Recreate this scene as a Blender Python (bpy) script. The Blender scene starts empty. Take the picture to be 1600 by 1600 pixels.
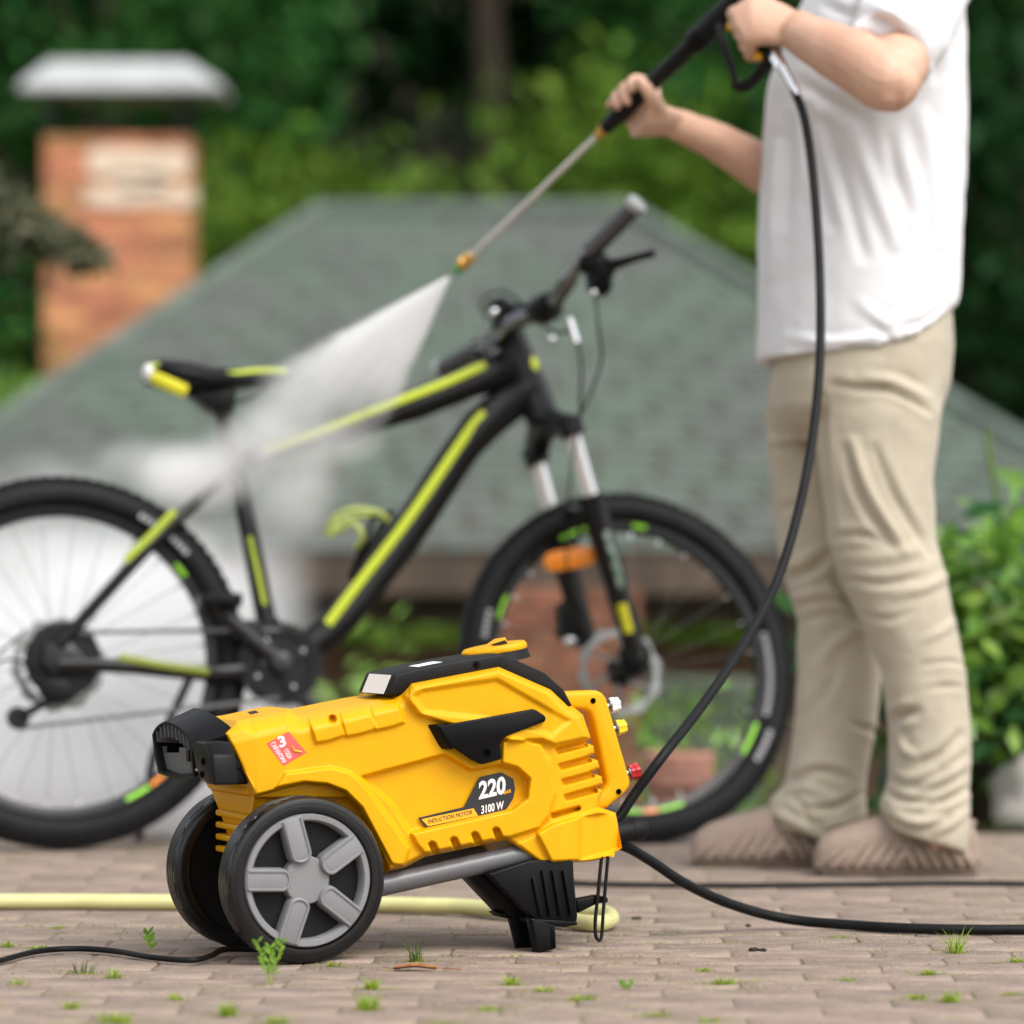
import bpy, bmesh, math, random
import numpy as np
from mathutils import Vector, Matrix, noise

# ------------------------------------------------------------------ scene, camera, light
SC = bpy.context.scene
COL = SC.collection
R = math.radians
F, HZ, CZ = 85 / 24 * 1600, 900.0, 0.54          # focal length in photo pixels, horizon row, camera height
CAMP = Vector((0, 0, CZ))

cd = bpy.data.cameras.new('camera')
cam = bpy.data.objects.new('camera', cd)
COL.objects.link(cam)
cam.location = CAMP
cam.rotation_euler = (R(90), 0, 0)
cd.sensor_fit = 'HORIZONTAL'
cd.sensor_width = 24
cd.lens = 85
cd.shift_y = (HZ - 800) / 1600
cd.clip_start, cd.clip_end = 0.1, 500
cd.dof.use_dof = True
cd.dof.focus_distance = 5.20
cd.dof.aperture_fstop = 1.6
SC.camera = cam

SUN_EL, SUN_AZ = R(52), R(138)                    # azimuth clockwise from +Y
w = bpy.data.worlds.new('World')
SC.world = w
w.use_nodes = True
nt = w.node_tree
bg = nt.nodes['Background']
sky = nt.nodes.new('ShaderNodeTexSky')
sky.sky_type = 'NISHITA'
sky.sun_disc = False
sky.sun_elevation, sky.sun_rotation = SUN_EL, SUN_AZ
sky.air_density, sky.dust_density, sky.ozone_density = 1.0, 3.0, 1.0
hs = nt.nodes.new('ShaderNodeHueSaturation')      # cloud cover takes the blue out of the light
hs.inputs['Saturation'].default_value = 0.22
nt.links.new(sky.outputs[0], hs.inputs['Color'])
nt.links.new(hs.outputs[0], bg.inputs[0])
bg.inputs[1].default_value = 0.15

sd_ = bpy.data.lights.new('sun', 'SUN')
sun = bpy.data.objects.new('sun', sd_)
COL.objects.link(sun)
sd_.energy = 1.0
sd_.angle = R(36)
sd_.color = (1.0, 0.955, 0.89)
sdir = Vector((math.sin(SUN_AZ) * math.cos(SUN_EL), math.cos(SUN_AZ) * math.cos(SUN_EL), math.sin(SUN_EL)))
sun.rotation_euler = sdir.to_track_quat('Z', 'Y').to_euler()
sun.location = (2, -2, 8)

SC.view_settings.view_transform = 'Standard'
SC.view_settings.look = 'None'
SC.view_settings.gamma = 1.0
SC.view_settings.use_curve_mapping = False
SC.view_settings.exposure = 0.88
SC.render.engine = 'CYCLES'
SC.cycles.use_denoising = True
SC.cycles.max_bounces = 8
SC.cycles.transparent_max_bounces = 12
SC.cycles.volume_bounces = 12
SC.cycles.volume_step_rate = 2.0
SC.cycles.volume_max_steps = 128
SC.cycles.caustics_reflective = False
SC.cycles.caustics_refractive = False

# ------------------------------------------------------------------ helpers
def ray(px, py):
    return Vector(((px - 800) / F, 1.0, -(py - HZ) / F))

def at(px, py, Y):
    """the place on the photo's pixel (px, py) that lies Y metres from the camera"""
    return CAMP + ray(px, py) * Y

def ground(px, py, z=0.0):
    d = ray(px, py)
    return CAMP + d * ((z - CZ) / d.z)

class Frame:
    """an upright (or leaning) plane to measure a thing on: U along, N away from the camera, W up"""
    def __init__(s, O, yaw, lean=0.0):
        s.O = Vector(O)
        s.U = Vector((math.cos(yaw), math.sin(yaw), 0))
        n0 = Vector((-math.sin(yaw), math.cos(yaw), 0))
        z = Vector((0, 0, 1))
        s.W = z * math.cos(lean) + n0 * math.sin(lean)
        s.N = n0 * math.cos(lean) - z * math.sin(lean)
    def P(s, px, py, v=0.0):
        d = ray(px, py)
        return CAMP + d * (((s.O - CAMP).dot(s.N) + v) / d.dot(s.N))
    def L(s, u, v, w):
        return s.O + s.U * u + s.N * v + s.W * w
    def inv(s, p):
        q = p - s.O
        return q.dot(s.U), q.dot(s.N), q.dot(s.W)

def thing(name, base, label, cat, group=None):
    o = bpy.data.objects.new(name, None)
    o.empty_display_size = 0.05
    COL.objects.link(o)
    o.location = base
    o['label'], o['category'] = label, cat
    if group:
        o['group'] = group
    o['_b'] = list(base)
    return o

def tag(o, label=None, cat=None, group=None, kind=None):
    if label: o['label'] = label
    if cat: o['category'] = cat
    if group: o['group'] = group
    if kind: o['kind'] = kind
    return o

def base_of(p):
    while p is not None:
        if '_b' in p.keys():
            return Vector(p['_b'])
        p = p.parent
    return Vector((0, 0, 0))

def link(name, me, mat, parent=None, base=None):
    """one mesh object; verts of `me` are in world space and are made relative to the thing's base"""
    o = bpy.data.objects.new(name, me)
    COL.objects.link(o)
    b = base_of(parent) if parent is not None else Vector(base or (0, 0, 0))
    if b.length > 0:
        me.transform(Matrix.Translation(-b))
    if parent is not None:
        o.parent = parent
    else:
        o.location = b
        o['_b'] = list(b)
    if mat is not None:
        me.materials.clear()
        for m in (mat if isinstance(mat, (list, tuple)) else [mat]):
            me.materials.append(m)
    return o

class MB:
    """collects shapes and links them as ONE mesh object"""
    def __init__(s):
        s.v, s.f, s.mi, s.cur = [], [], [], 0
    def add(s, vs, fs):
        k = len(s.v)
        s.v.extend([tuple(p) for p in vs])
        for f in fs:
            s.f.append(tuple(i + k for i in f)); s.mi.append(s.cur)
        return s
    def box(s, c, a, b, d):
        """centre and three half-axis vectors"""
        c, a, b, d = map(Vector, (c, a, b, d))
        vs = [c + a * i + b * j + d * k for i in (-1, 1) for j in (-1, 1) for k in (-1, 1)]
        return s.add(vs, [(0, 1, 3, 2), (4, 6, 7, 5), (0, 4, 5, 1), (2, 3, 7, 6), (0, 2, 6, 4), (1, 5, 7, 3)])
    def prism(s, poly, off, poly2=None):
        n = len(poly)
        off = Vector(off)
        q = poly2 or [Vector(p) + off for p in poly]
        vs = list(poly) + list(q)
        fs = [tuple(range(n)), tuple(range(2 * n - 1, n - 1, -1))]
        fs += [(i, i + n, (i + 1) % n + n, (i + 1) % n) for i in range(n)]
        return s.add(vs, fs)
    def loft(s, rings, cap=True, closed=False):
        n = len(rings[0]); vs = [p for r in rings for p in r]; fs = []
        m = len(rings)
        for k in range(m if closed else m - 1):
            a, b = k * n, ((k + 1) % m) * n
            fs += [(a + i, a + (i + 1) % n, b + (i + 1) % n, b + i) for i in range(n)]
        if cap and not closed:
            fs += [tuple(range(n - 1, -1, -1)), tuple(range((m - 1) * n, m * n))]
        return s.add(vs, fs)
    def tube(s, pts, r, n=10, closed=False, flat=1.0, ref=None, cap=True):
        pts = [Vector(p) for p in pts]
        m = len(pts)
        rs = r if isinstance(r, (list, tuple)) else [r] * m
        rings = []
        t0 = (pts[1] - pts[0]).normalized()
        x = Vector(ref) if ref is not None else (Vector((0, 0, 1)) if abs(t0.z) < .9 else Vector((1, 0, 0)))
        for k in range(m):
            if closed: t = pts[(k + 1) % m] - pts[k - 1]
            else: t = pts[min(k + 1, m - 1)] - pts[max(k - 1, 0)]
            t.normalize()
            if ref is not None and abs(t.dot(Vector(ref).normalized())) < .97: x = Vector(ref)
            x = (x - t * x.dot(t)).normalized()
            y = t.cross(x)
            rings.append([pts[k] + (x * math.cos(6.28318 * i / n) + y * math.sin(6.28318 * i / n) * flat) * rs[k] for i in range(n)])
        return s.loft(rings, cap, closed)
    def lathe(s, c, axis, prof, n=32, closed=False):
        """prof: list of (radius, distance along axis)"""
        c, axis = Vector(c), Vector(axis).normalized()
        x = axis.orthogonal().normalized(); y = axis.cross(x)
        rings = [[c + axis * h + (x * math.cos(6.28318 * i / n) + y * math.sin(6.28318 * i / n)) * r for i in range(n)] for r, h in prof]
        return s.loft(rings, not closed, closed)
    def ball(s, c, a, b, d, n=12, m=8):
        c, a, b, d = map(Vector, (c, a, b, d))
        rings = []
        for j in range(m + 1):
            th = math.pi * (j + .02 if j == 0 else (j - .02 if j == m else j)) / m
            rings.append([c + d * math.cos(th) + (a * math.cos(6.28318 * i / n) + b * math.sin(6.28318 * i / n)) * math.sin(th) for i in range(n)])
        return s.loft(rings)
    def mesh(s, name='m'):
        me = bpy.data.meshes.new(name)
        me.from_pydata(s.v, [], s.f)
        me.polygons.foreach_set('material_index', s.mi)
        bm = bmesh.new(); bm.from_mesh(me)
        bmesh.ops.recalc_face_normals(bm, faces=bm.faces)
        bm.to_mesh(me); bm.free()
        return me
    def build(s, name, mat, parent=None, base=None, bevel=0, seg=2, ang=35):
        me = s.mesh(name)
        o = link(name, me, mat, parent, base)
        if len(me.materials) > 1:
            me.polygons.foreach_set('material_index', s.mi)
        me.shade_smooth()
        if bevel:
            m = o.modifiers.new('b', 'BEVEL'); m.width = bevel; m.segments = seg; m.limit_method = 'ANGLE'; m.angle_limit = R(30)
            m.harden_normals = False
        else:
            me.set_sharp_from_angle(angle=R(ang))
        return o

def smooth_path(pts, k=6):
    """Catmull-Rom through the points"""
    P = [Vector(p) for p in pts]
    P = [P[0] * 2 - P[1]] + P + [P[-1] * 2 - P[-2]]
    out = []
    for i in range(1, len(P) - 2):
        a, b, c, d = P[i - 1:i + 3]
        for j in range(k):
            t = j / k
            out.append(.5 * ((2 * b) + (c - a) * t + (2 * a - 5 * b + 4 * c - d) * t * t + (3 * b - a - 3 * c + d) * t ** 3))
    out.append(P[-2])
    return out

def evaluated(o, remove=True):
    bpy.context.view_layer.update()
    dg = bpy.context.evaluated_depsgraph_get()
    me = bpy.data.meshes.new_from_object(o.evaluated_get(dg))
    if remove:
        old = o.data
        bpy.data.objects.remove(o)
        if old.users == 0:
            (bpy.data.meshes if isinstance(old, bpy.types.Mesh) else bpy.data.curves).remove(old)
    return me

def union_mesh(mb, voxel, it=6, fac=.5):
    """overlapping closed shapes grown together into one continuous surface"""
    o = bpy.data.objects.new('tmp', mb.mesh()); COL.objects.link(o)
    m = o.modifiers.new('r', 'REMESH'); m.mode = 'VOXEL'; m.voxel_size = voxel
    m = o.modifiers.new('s', 'SMOOTH'); m.factor = fac; m.iterations = it
    me = evaluated(o); me.shade_smooth()
    return me

def text_mesh(txt, size, spacing=1.0, bold=0.0, shear=0.0, align='LEFT'):
    c = bpy.data.curves.new('t', 'FONT')
    c.body, c.size, c.space_character, c.offset, c.shear = txt, size, spacing, bold, shear
    c.align_x = align
    c.resolution_u = 3
    c.extrude = 0.0002
    o = bpy.data.objects.new('t', c); COL.objects.link(o)
    return evaluated(o)

# ------------------------------------------------------------------ materials
def mat(name, col, rough=.5, var=.0, scale=8, bump=0, bscale=None, metal=0, coat=0, col2=None, spec=.5, island=0, objrand=0, sheen=0, trans=0, alpha=1, stretch=None, detail=4):
    m = bpy.data.materials.new(name); m.use_nodes = True
    t = m.node_tree; b = t.nodes['Principled BSDF']
    N = t.nodes.new; Lk = t.links.new
    b.inputs['Roughness'].default_value = rough
    b.inputs['Metallic'].default_value = metal
    b.inputs['Coat Weight'].default_value = coat
    b.inputs['Specular IOR Level'].default_value = spec
    if sheen: b.inputs['Sheen Weight'].default_value = sheen
    if trans: b.inputs['Transmission Weight'].default_value = trans
    if alpha < 1: b.inputs['Alpha'].default_value = alpha
    tc = N('ShaderNodeTexCoord'); src = tc.outputs['Object']
    if stretch:
        mp = N('ShaderNodeMapping'); mp.inputs['Scale'].default_value = stretch
        Lk(src, mp.inputs[0]); src = mp.outputs[0]
    c2 = col2 or tuple(min(1, x * (1 - var)) for x in col)
    out = None
    if var or col2:
        nz = N('ShaderNodeTexNoise'); nz.inputs['Scale'].default_value = scale; nz.inputs['Detail'].default_value = detail
        Lk(src, nz.inputs['Vector'])
        rp = N('ShaderNodeValToRGB')
        rp.color_ramp.elements[0].position, rp.color_ramp.elements[1].position = .38, .62
        rp.color_ramp.elements[0].color = (*c2, 1); rp.color_ramp.elements[1].color = (*col, 1)
        Lk(nz.outputs['Fac'], rp.inputs[0]); out = rp.outputs[0]
    if island or objrand:
        h = N('ShaderNodeHueSaturation')
        if out: Lk(out, h.inputs['Color'])
        else: h.inputs['Color'].default_value = (*col, 1)
        if island:
            g = N('ShaderNodeNewGeometry'); rnd = g.outputs['Random Per Island']
        else:
            g = N('ShaderNodeObjectInfo'); rnd = g.outputs['Random']
        k = island or objrand
        mr = N('ShaderNodeMapRange'); Lk(rnd, mr.inputs[0])
        mr.inputs[3].default_value, mr.inputs[4].default_value = 1 - k, 1 + k
        Lk(mr.outputs[0], h.inputs['Value'])
        ml = N('ShaderNodeMath'); ml.operation = 'MULTIPLY'; ml.inputs[1].default_value = 7.31; Lk(rnd, ml.inputs[0])
        fr = N('ShaderNodeMath'); fr.operation = 'FRACT'; Lk(ml.outputs[0], fr.inputs[0])
        m2 = N('ShaderNodeMapRange'); Lk(fr.outputs[0], m2.inputs[0])
        m2.inputs[3].default_value, m2.inputs[4].default_value = .5 - .04 * k, .5 + .04 * k
        Lk(m2.outputs[0], h.inputs['Hue'])
        out = h.outputs[0]
    if out: Lk(out, b.inputs['Base Color'])
    else: b.inputs['Base Color'].default_value = (*col, 1)
    if bump:
        n2 = N('ShaderNodeTexNoise'); n2.inputs['Scale'].default_value = bscale or scale * 4; n2.inputs['Detail'].default_value = 6
        Lk(src, n2.inputs['Vector'])
        bp = N('ShaderNodeBump'); bp.inputs['Strength'].default_value = bump; bp.inputs['Distance'].default_value = .01
        Lk(n2.outputs['Fac'], bp.inputs['Height']); Lk(bp.outputs[0], b.inputs['Normal'])
    return m

def leaf_mat(name, col, k=.35, rough=.5, tl=.35, spec=.12):
    """leaf: reflects and lets some light through, each leaf a little different"""
    m = mat(name, col, rough, island=k, spec=spec)
    t = m.node_tree; b = t.nodes['Principled BSDF']
    out = t.nodes['Material Output']
    tr = t.nodes.new('ShaderNodeBsdfTranslucent')
    hs_ = [n for n in t.nodes if n.bl_idname == 'ShaderNodeHueSaturation'][0]
    t.links.new(hs_.outputs[0], tr.inputs[0])
    mx = t.nodes.new('ShaderNodeMixShader'); mx.inputs[0].default_value = tl
    t.links.new(b.outputs[0], mx.inputs[1]); t.links.new(tr.outputs[0], mx.inputs[2])
    t.links.new(mx.outputs[0], out.inputs[0])
    return m

M = dict(
    yellow=mat('yellow_plastic', (.74, .365, .001), .44, .05, 30, .05, 500, spec=.22),
    black=mat('black_plastic', (.010, .010, .0105), .48, .3, 20, .05, 400, spec=.18),
    satin=mat('satin_black_plastic', (.0055, .0055, .006), .36, .3, 12, .03, 400, spec=.13),
    rubber=mat('black_rubber', (.0085, .0085, .0088), .6, .35, 25, .04, 300, spec=.2),
    tyre=mat('glossy_tyre_rubber', (.0075, .0075, .0078), .26, .35, 25, .03, 300, spec=.42),
    grey=mat('grey_plastic', (.205, .205, .21), .5, .06, 20, .05, 300),
    tubegrey=mat('grey_painted_tube', (.115, .115, .12), .36, .12, 14, spec=.5),
    ink=mat('black_label_print', (.018, .018, .019), .45),
    white=mat('white_print', (.80, .80, .80), .5),
    amber=mat('yellow_print', (.80, .40, .01), .5),
    red=mat('red_sticker_paper', (.74, .10, .085), .45),
    redp=mat('red_plastic', (.45, .012, .018), .4),
    yelp=mat('bright_yellow_plastic', (.80, .55, .01), .4),
    whip=mat('white_plastic', (.72, .73, .76), .4),
    dark=mat('painted_hole_shade', (.0015, .0015, .0015), .9, spec=.02),  # near black on raised discs and bars, painted shade of holes and slots
    hose=mat('black_hose_rubber', (.0085, .009, .0095), .5, .35, 30, .03, 250, spec=.16),
    yhose=mat('pale_yellow_hose', (.68, .66, .30), .36, .12, 20),
    bikeblack=mat('black_bike_paint', (.005, .005, .006), .28, .2, 12, spec=.35),
    lime=mat('lime_bike_paint', (.52, .62, .015), .4),
    green=mat('green_decal', (.26, .66, .02), .45),
    orange=mat('orange_reflector', (.90, .27, .015), .3),
    silver=mat('bare_metal', (.34, .34, .35), .34, .15, 30, metal=1),
    chrome=mat('chrome', (.78, .78, .79), .15, metal=1),
    steel=mat('steel_lance', (.66, .64, .60), .45, .10, 40, metal=.15),
    darkmetal=mat('dark_metal', (.006, .006, .0065), .34, .4, 40, spec=.22),
    brass=mat('brass', (.72, .42, .10), .3, .15, 40, metal=.8),
    nozgreen=mat('green_nozzle_plastic', (.03, .38, .10), .4),
    skin=mat('skin', (.66, .42, .30), .5, col2=(.58, .33, .225), scale=9, bump=.12, bscale=90),
    shirt=mat('white_cotton', (.74, .74, .755), .9, .02, 10, .22, 17, sheen=.1),
    pants=mat('tan_cotton', (.47, .415, .315), .9, .10, 9, .32, 26, sheen=.15),
    shoe=mat('beige_foam_shoe', (.31, .235, .185), .75, .10, 25, .06, 250),
    sole=mat('dark_shoe_sole', (.15, .11, .085), .8, .2, 25, .06, 250),
    hair=mat('brown_hair', (.06, .035, .02), .6, .4, 60),
    bark=mat('bark', (.10, .075, .05), .9, .5, 6, .6, 18),
    rock=mat('pale_rock', (.60, .57, .52), .9, col2=(.36, .34, .31), scale=9, bump=.6, bscale=22),
    pot=mat('terracotta', (.50, .24, .18), .8, .2, 14, .1),
    soil=mat('soil', (.10, .075, .05), .95, col2=(.05, .06, .02), scale=5, bump=.8, bscale=30),
    wood=mat('dark_timber', (.10, .068, .045), .75, .4, 8, .2, stretch=(1, 1, .15)),
    zinc=mat('zinc_sheet', (.44, .45, .455), .6, .12, 5, metal=.0),
    plaster=mat('lime_plaster', (.76, .60, .45), .9, .12, 9, .3),
)

def sdf_poly(X, Y, poly):
    """signed distance to a polygon (negative inside), index of the nearest edge and place along it"""
    best = np.full(X.shape, 1e9); idx = np.zeros(X.shape, int); tt = np.zeros(X.shape); ins = np.zeros(X.shape, bool)
    n = len(poly)
    for i in range(n):
        x0, y0 = poly[i][:2]; x1, y1 = poly[(i + 1) % n][:2]
        dx, dy = x1 - x0, y1 - y0
        t = np.clip(((X - x0) * dx + (Y - y0) * dy) / (dx * dx + dy * dy + 1e-9), 0, 1)
        d = np.hypot(X - x0 - t * dx, Y - y0 - t * dy)
        k = d < best
        best[k] = d[k]; idx[k] = i; tt[k] = t[k]
        c = ((y0 > Y) != (y1 > Y)) & (X < dx * (Y - y0) / (dy if abs(dy) > 1e-9 else 1e-9) + x0)
        ins ^= c
    return np.where(ins, -best, best), idx, tt

def sstep(sd, w):
    t = np.clip(.5 - sd / w, 0, 1)
    return t * t * (3 - 2 * t)
# ------------------------------------------------------------------ setting: ground, pavement, hillside
def bump_h(x, y):
    """the paving swells a little where the rear bicycle tyre stands"""
    return .014 * math.exp(-((x + .86) ** 2 + (y - 6.95) ** 2) / .55)

def terrain_z(x, y):
    if y < 8.1: z = -.022
    elif y < 12: z = -.022 - 1.75 * (lambda t: t * t * (3 - 2 * t))((y - 8.1) / 3.9)
    elif y < 22: z = -1.77
    else: z = -1.77 + min(16, (y - 22) * .55)
    if y > 8.1: z += .12 * noise.noise(Vector((x * .35, y * .35, 3)))
    return z

def make_terrain():
    mb = MB(); xs = [-70, -45, -30, -20, -14, -10, -7, -5, -4, -3, -2.2, -1.4, -.7, 0, .7, 1.4, 2.2, 3, 4, 5, 7, 10, 14, 20, 30, 45, 70]
    ys = [-20, -8, -2, 1, 3, 4.5, 6, 7.3, 7.7, 8.1, 8.5, 9, 9.5, 10, 10.5, 11, 11.5, 12, 14, 16, 18, 20, 22, 24, 27, 30, 34, 40, 50, 70, 110, 200]
    vs = [(x, y, terrain_z(x, y)) for y in ys for x in xs]; n = len(xs)
    fs = [(j * n + i, j * n + i + 1, (j + 1) * n + i + 1, (j + 1) * n + i) for j in range(len(ys) - 1) for i in range(n - 1)]
    mb.add(vs, fs)
    m = mat('garden_soil_and_grass', (.05, .085, .02), .95, col2=(.09, .07, .045), scale=2.2, bump=.6, bscale=14)
    o = mb.build('ground', m); tag(o, kind='structure')
make_terrain()

PAVE = mat('concrete_paver', (.335, .258, .205), .88, col2=(.235, .178, .145), scale=12, bump=.55, bscale=110, objrand=.10, detail=7)
def fine_grit(m):
    """pale and dark grains in the concrete"""
    t = m.node_tree; b = t.nodes['Principled BSDF']
    src = b.inputs['Base Color'].links[0].from_socket
    tc = t.nodes.new('ShaderNodeTexCoord')
    n = t.nodes.new('ShaderNodeTexNoise'); n.inputs['Scale'].default_value = 300; n.inputs['Detail'].default_value = 3
    t.links.new(tc.outputs['Object'], n.inputs['Vector'])
    rp = t.nodes.new('ShaderNodeValToRGB'); e = rp.color_ramp.elements
    e[0].position, e[0].color = .34, (.42, .40, .38, 1)
    e[1].position, e[1].color = .52, (.98, .98, .98, 1)
    k = e.new(.66); k.color = (1.75, 1.70, 1.64, 1)
    mx = t.nodes.new('ShaderNodeMix'); mx.data_type = 'RGBA'; mx.blend_type = 'MULTIPLY'; mx.inputs[0].default_value = 1
    t.links.new(src, mx.inputs[6]); t.links.new(rp.outputs[0], mx.inputs[7])
    t.links.new(mx.outputs[2], b.inputs['Base Color'])
fine_grit(PAVE)

def paver_mesh(seed):
    """a tumbled block: rounded upper edges, slightly wavy outline"""
    rnd = random.Random(seed)
    hx, hy = .0990, .0491
    out = []
    for i in range(16):
        a = i / 16 * 4; k = int(a); f = a - k
        c = [(-1, -1), (1, -1), (1, 1), (-1, 1)]
        x = (c[k][0] * (1 - f) + c[(k + 1) % 4][0] * f); y = (c[k][1] * (1 - f) + c[(k + 1) % 4][1] * f)
        cut = .982 if f == 0 else 1
        out.append((x * hx * cut + rnd.uniform(-.0016, .0016), y * hy * cut + rnd.uniform(-.0016, .0016)))
    def ring(d, z): return [(x * (1 - d / hx), y * (1 - d / hy), z + rnd.uniform(-.0006, .0006)) for x, y in out]
    mb = MB()
    rings = [ring(0, -.03), ring(0, -.0042), ring(.0006, -.0012), ring(.0024, 0.0002), ring(.03, rnd.uniform(-.0004, .0010))]
    mb.loft(rings)
    me = mb.mesh('paver'); me.shade_smooth(); me.materials.append(PAVE)
    return me

def make_pavement():
    base = Vector((0, 6, 0))
    o = thing('pavement', base, 'paved yard of worn brownish grey concrete blocks', 'pavement')
    del o['category']; o['kind'] = 'structure'
    mb = MB(); mb.add([(-6, 1, -.0014), (6, 1, -.0014), (6, 7.62, -.0014), (-6, 7.62, -.0014)], [(0, 1, 2, 3)])
    mj = mat('joint_sand', (.21, .165, .13), .95, col2=(.15, .13, .08), scale=7, bump=.5, bscale=120)
    b = mb.build('joint_bed', mj, o)
    mes = [paver_mesh(i) for i in range(7)]
    rnd = random.Random(5)
    a = R(-2.2); ca, sa = math.cos(a), math.sin(a)
    items = []
    for j in range(-32, 40):
        off = .1 * (j % 2) + rnd.uniform(-.012, .012)
        for i in range(-26, 27):
            u, v = i * .2 + off, j * .1 + 5.0
            x, y = u * ca - (v - 5) * sa, 5 + u * sa + (v - 5) * ca
            if not (1.8 < y < 7.6 and abs(x) < 2.9): continue
            hw = y * 800 / F
            inv = abs(x) < hw + .08 and y > 4.32
            items.append((0 if inv else 1, y, x, rnd.choice(mes), rnd.uniform(-.0007, .0007), rnd.gauss(0, .010), rnd.gauss(0, .007), a + rnd.gauss(0, .008) + (math.pi if rnd.random() < .5 else 0)))
    items.sort(key=lambda t: t[:3])
    rest = MB()
    for k, (_, y, x, me, dz, rx, ry, rz) in enumerate(items):
        mw = Matrix.Translation((x, y, dz + bump_h(x, y))) @ Matrix.Rotation(rz, 4, 'Z') @ Matrix.Rotation(rx, 4, 'X') @ Matrix.Rotation(ry * .5, 4, 'Y')
        if k < 300:
            p = bpy.data.objects.new('paving_stone', me); COL.objects.link(p)
            p.parent = o; p.matrix_local = Matrix.Translation(-base) @ mw
        else:
            rest.add([mw @ v.co for v in me.vertices], [tuple(q.vertices) for q in me.polygons])
    r = rest.build('paving_stones_further_out', PAVE, o); r['kind'] = 'stuff'; r.name = 'paving_rows'
    return items
PAVERS = make_pavement()

# ------------------------------------------------------------------ foliage
def leaf_quads(centers, sizes, rnd, up=.4, asp=.45, fold=.25):
    """many small folded leaves; returns verts, faces"""
    n = len(centers)
    g = np.random.RandomState(rnd)
    d = g.normal(size=(n, 3)); d[:, 2] -= .25; d /= np.linalg.norm(d, axis=1)[:, None]
    nn = g.normal(size=(n, 3)); nn[:, 2] += up * 3
    s = np.cross(d, nn); s /= np.linalg.norm(s, axis=1)[:, None] + 1e-9
    nr = np.cross(s, d)
    L = np.asarray(sizes)[:, None]; c = np.asarray(centers)
    W = L * asp
    v = np.stack([c, c + d * L * .5 + s * W * .5 + nr * W * fold, c + d * L, c + d * L * .5 - s * W * .5 + nr * W * fold], 1).reshape(-1, 3)
    b = np.arange(n) * 4
    f = np.concatenate([np.stack([b, b + 1, b + 2], 1), np.stack([b, b + 2, b + 3], 1)])
    return v, f

def np_mesh(name, v, f):
    me = bpy.data.meshes.new(name)
    me.vertices.add(len(v)); me.vertices.foreach_set('co', np.asarray(v, np.float32).ravel())
    k = f.shape[1]
    me.loops.add(f.size); me.loops.foreach_set('vertex_index', f.ravel().astype(np.int32))
    me.polygons.add(len(f)); me.polygons.foreach_set('loop_start', np.arange(len(f), dtype=np.int32) * k)
    me.update(calc_edges=True)
    return me

def clump_points(g, cen, rad, nclump, nleaf, clump_r):
    """points in leaf clumps spread near the skin of an ellipsoid"""
    p = g.normal(size=(nclump, 3)); p /= np.linalg.norm(p, axis=1)[:, None]
    p *= g.uniform(.45, 1.0, (nclump, 1)) ** .5
    p = p * np.asarray(rad) + np.asarray(cen)
    q = p.repeat(nleaf, 0) + g.normal(size=(nclump * nleaf, 3)) * np.asarray(clump_r)
    return p, q

LEAFM = [leaf_mat('deciduous_leaf', (.10, .205, .024), .5), leaf_mat('dark_conifer_needles', (.014, .055, .014), .4, tl=.2),
         leaf_mat('light_leaf', (.125, .225, .028), .45), leaf_mat('shade_tree_leaf', (.028, .105, .020), .45, tl=.25)]

def tree(x, y, h, r, lm, label, seed, name='tree', crown_lo=.12, nclump=90, nleaf=60, size=.17, cr=.32, trunk=.14):
    g = np.random.RandomState(seed); rnd = random.Random(seed)
    z0 = terrain_z(x, y) - .1
    o = thing(name, (x, y, z0), label, 'tree', 'trees behind the gazebo')
    mb = MB()
    top = Vector((x + rnd.uniform(-.2, .2), y, z0 + h * .9))
    pts = smooth_path([(x, y, z0), (x + rnd.uniform(-.08, .08), y, z0 + h * .35), (x + rnd.uniform(-.15, .15), y, z0 + h * .65), top], 4)
    m = len(pts); mb.tube(pts, [trunk * (1 - .85 * k / (m - 1)) for k in range(m)], 9)
    cen = (x, y, z0 + h * (crown_lo + 1) / 2); rad = (r, r, h * (1 - crown_lo) / 2)
    p, q = clump_points(g, cen, rad, nclump, nleaf, (cr, cr, cr * .6))
    for c in p[:26]:
        t = max(.12, min(.9, (c[2] - z0) / h - .12)); a = pts[int(t * (m - 1))]
        c = Vector(c); mid = a.lerp(c, .5) + Vector((0, 0, .12))
        mb.tube([a, mid, c], [trunk * .28, trunk * .18, .012], 5)
    mb.build('trunk', M['bark'], o)
    v, f = leaf_quads(q, g.uniform(.6, 1.25, len(q)) * size, seed, asp=.55)
    link('crown', np_mesh('crown', v, f), LEAFM[lm], o)

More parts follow.
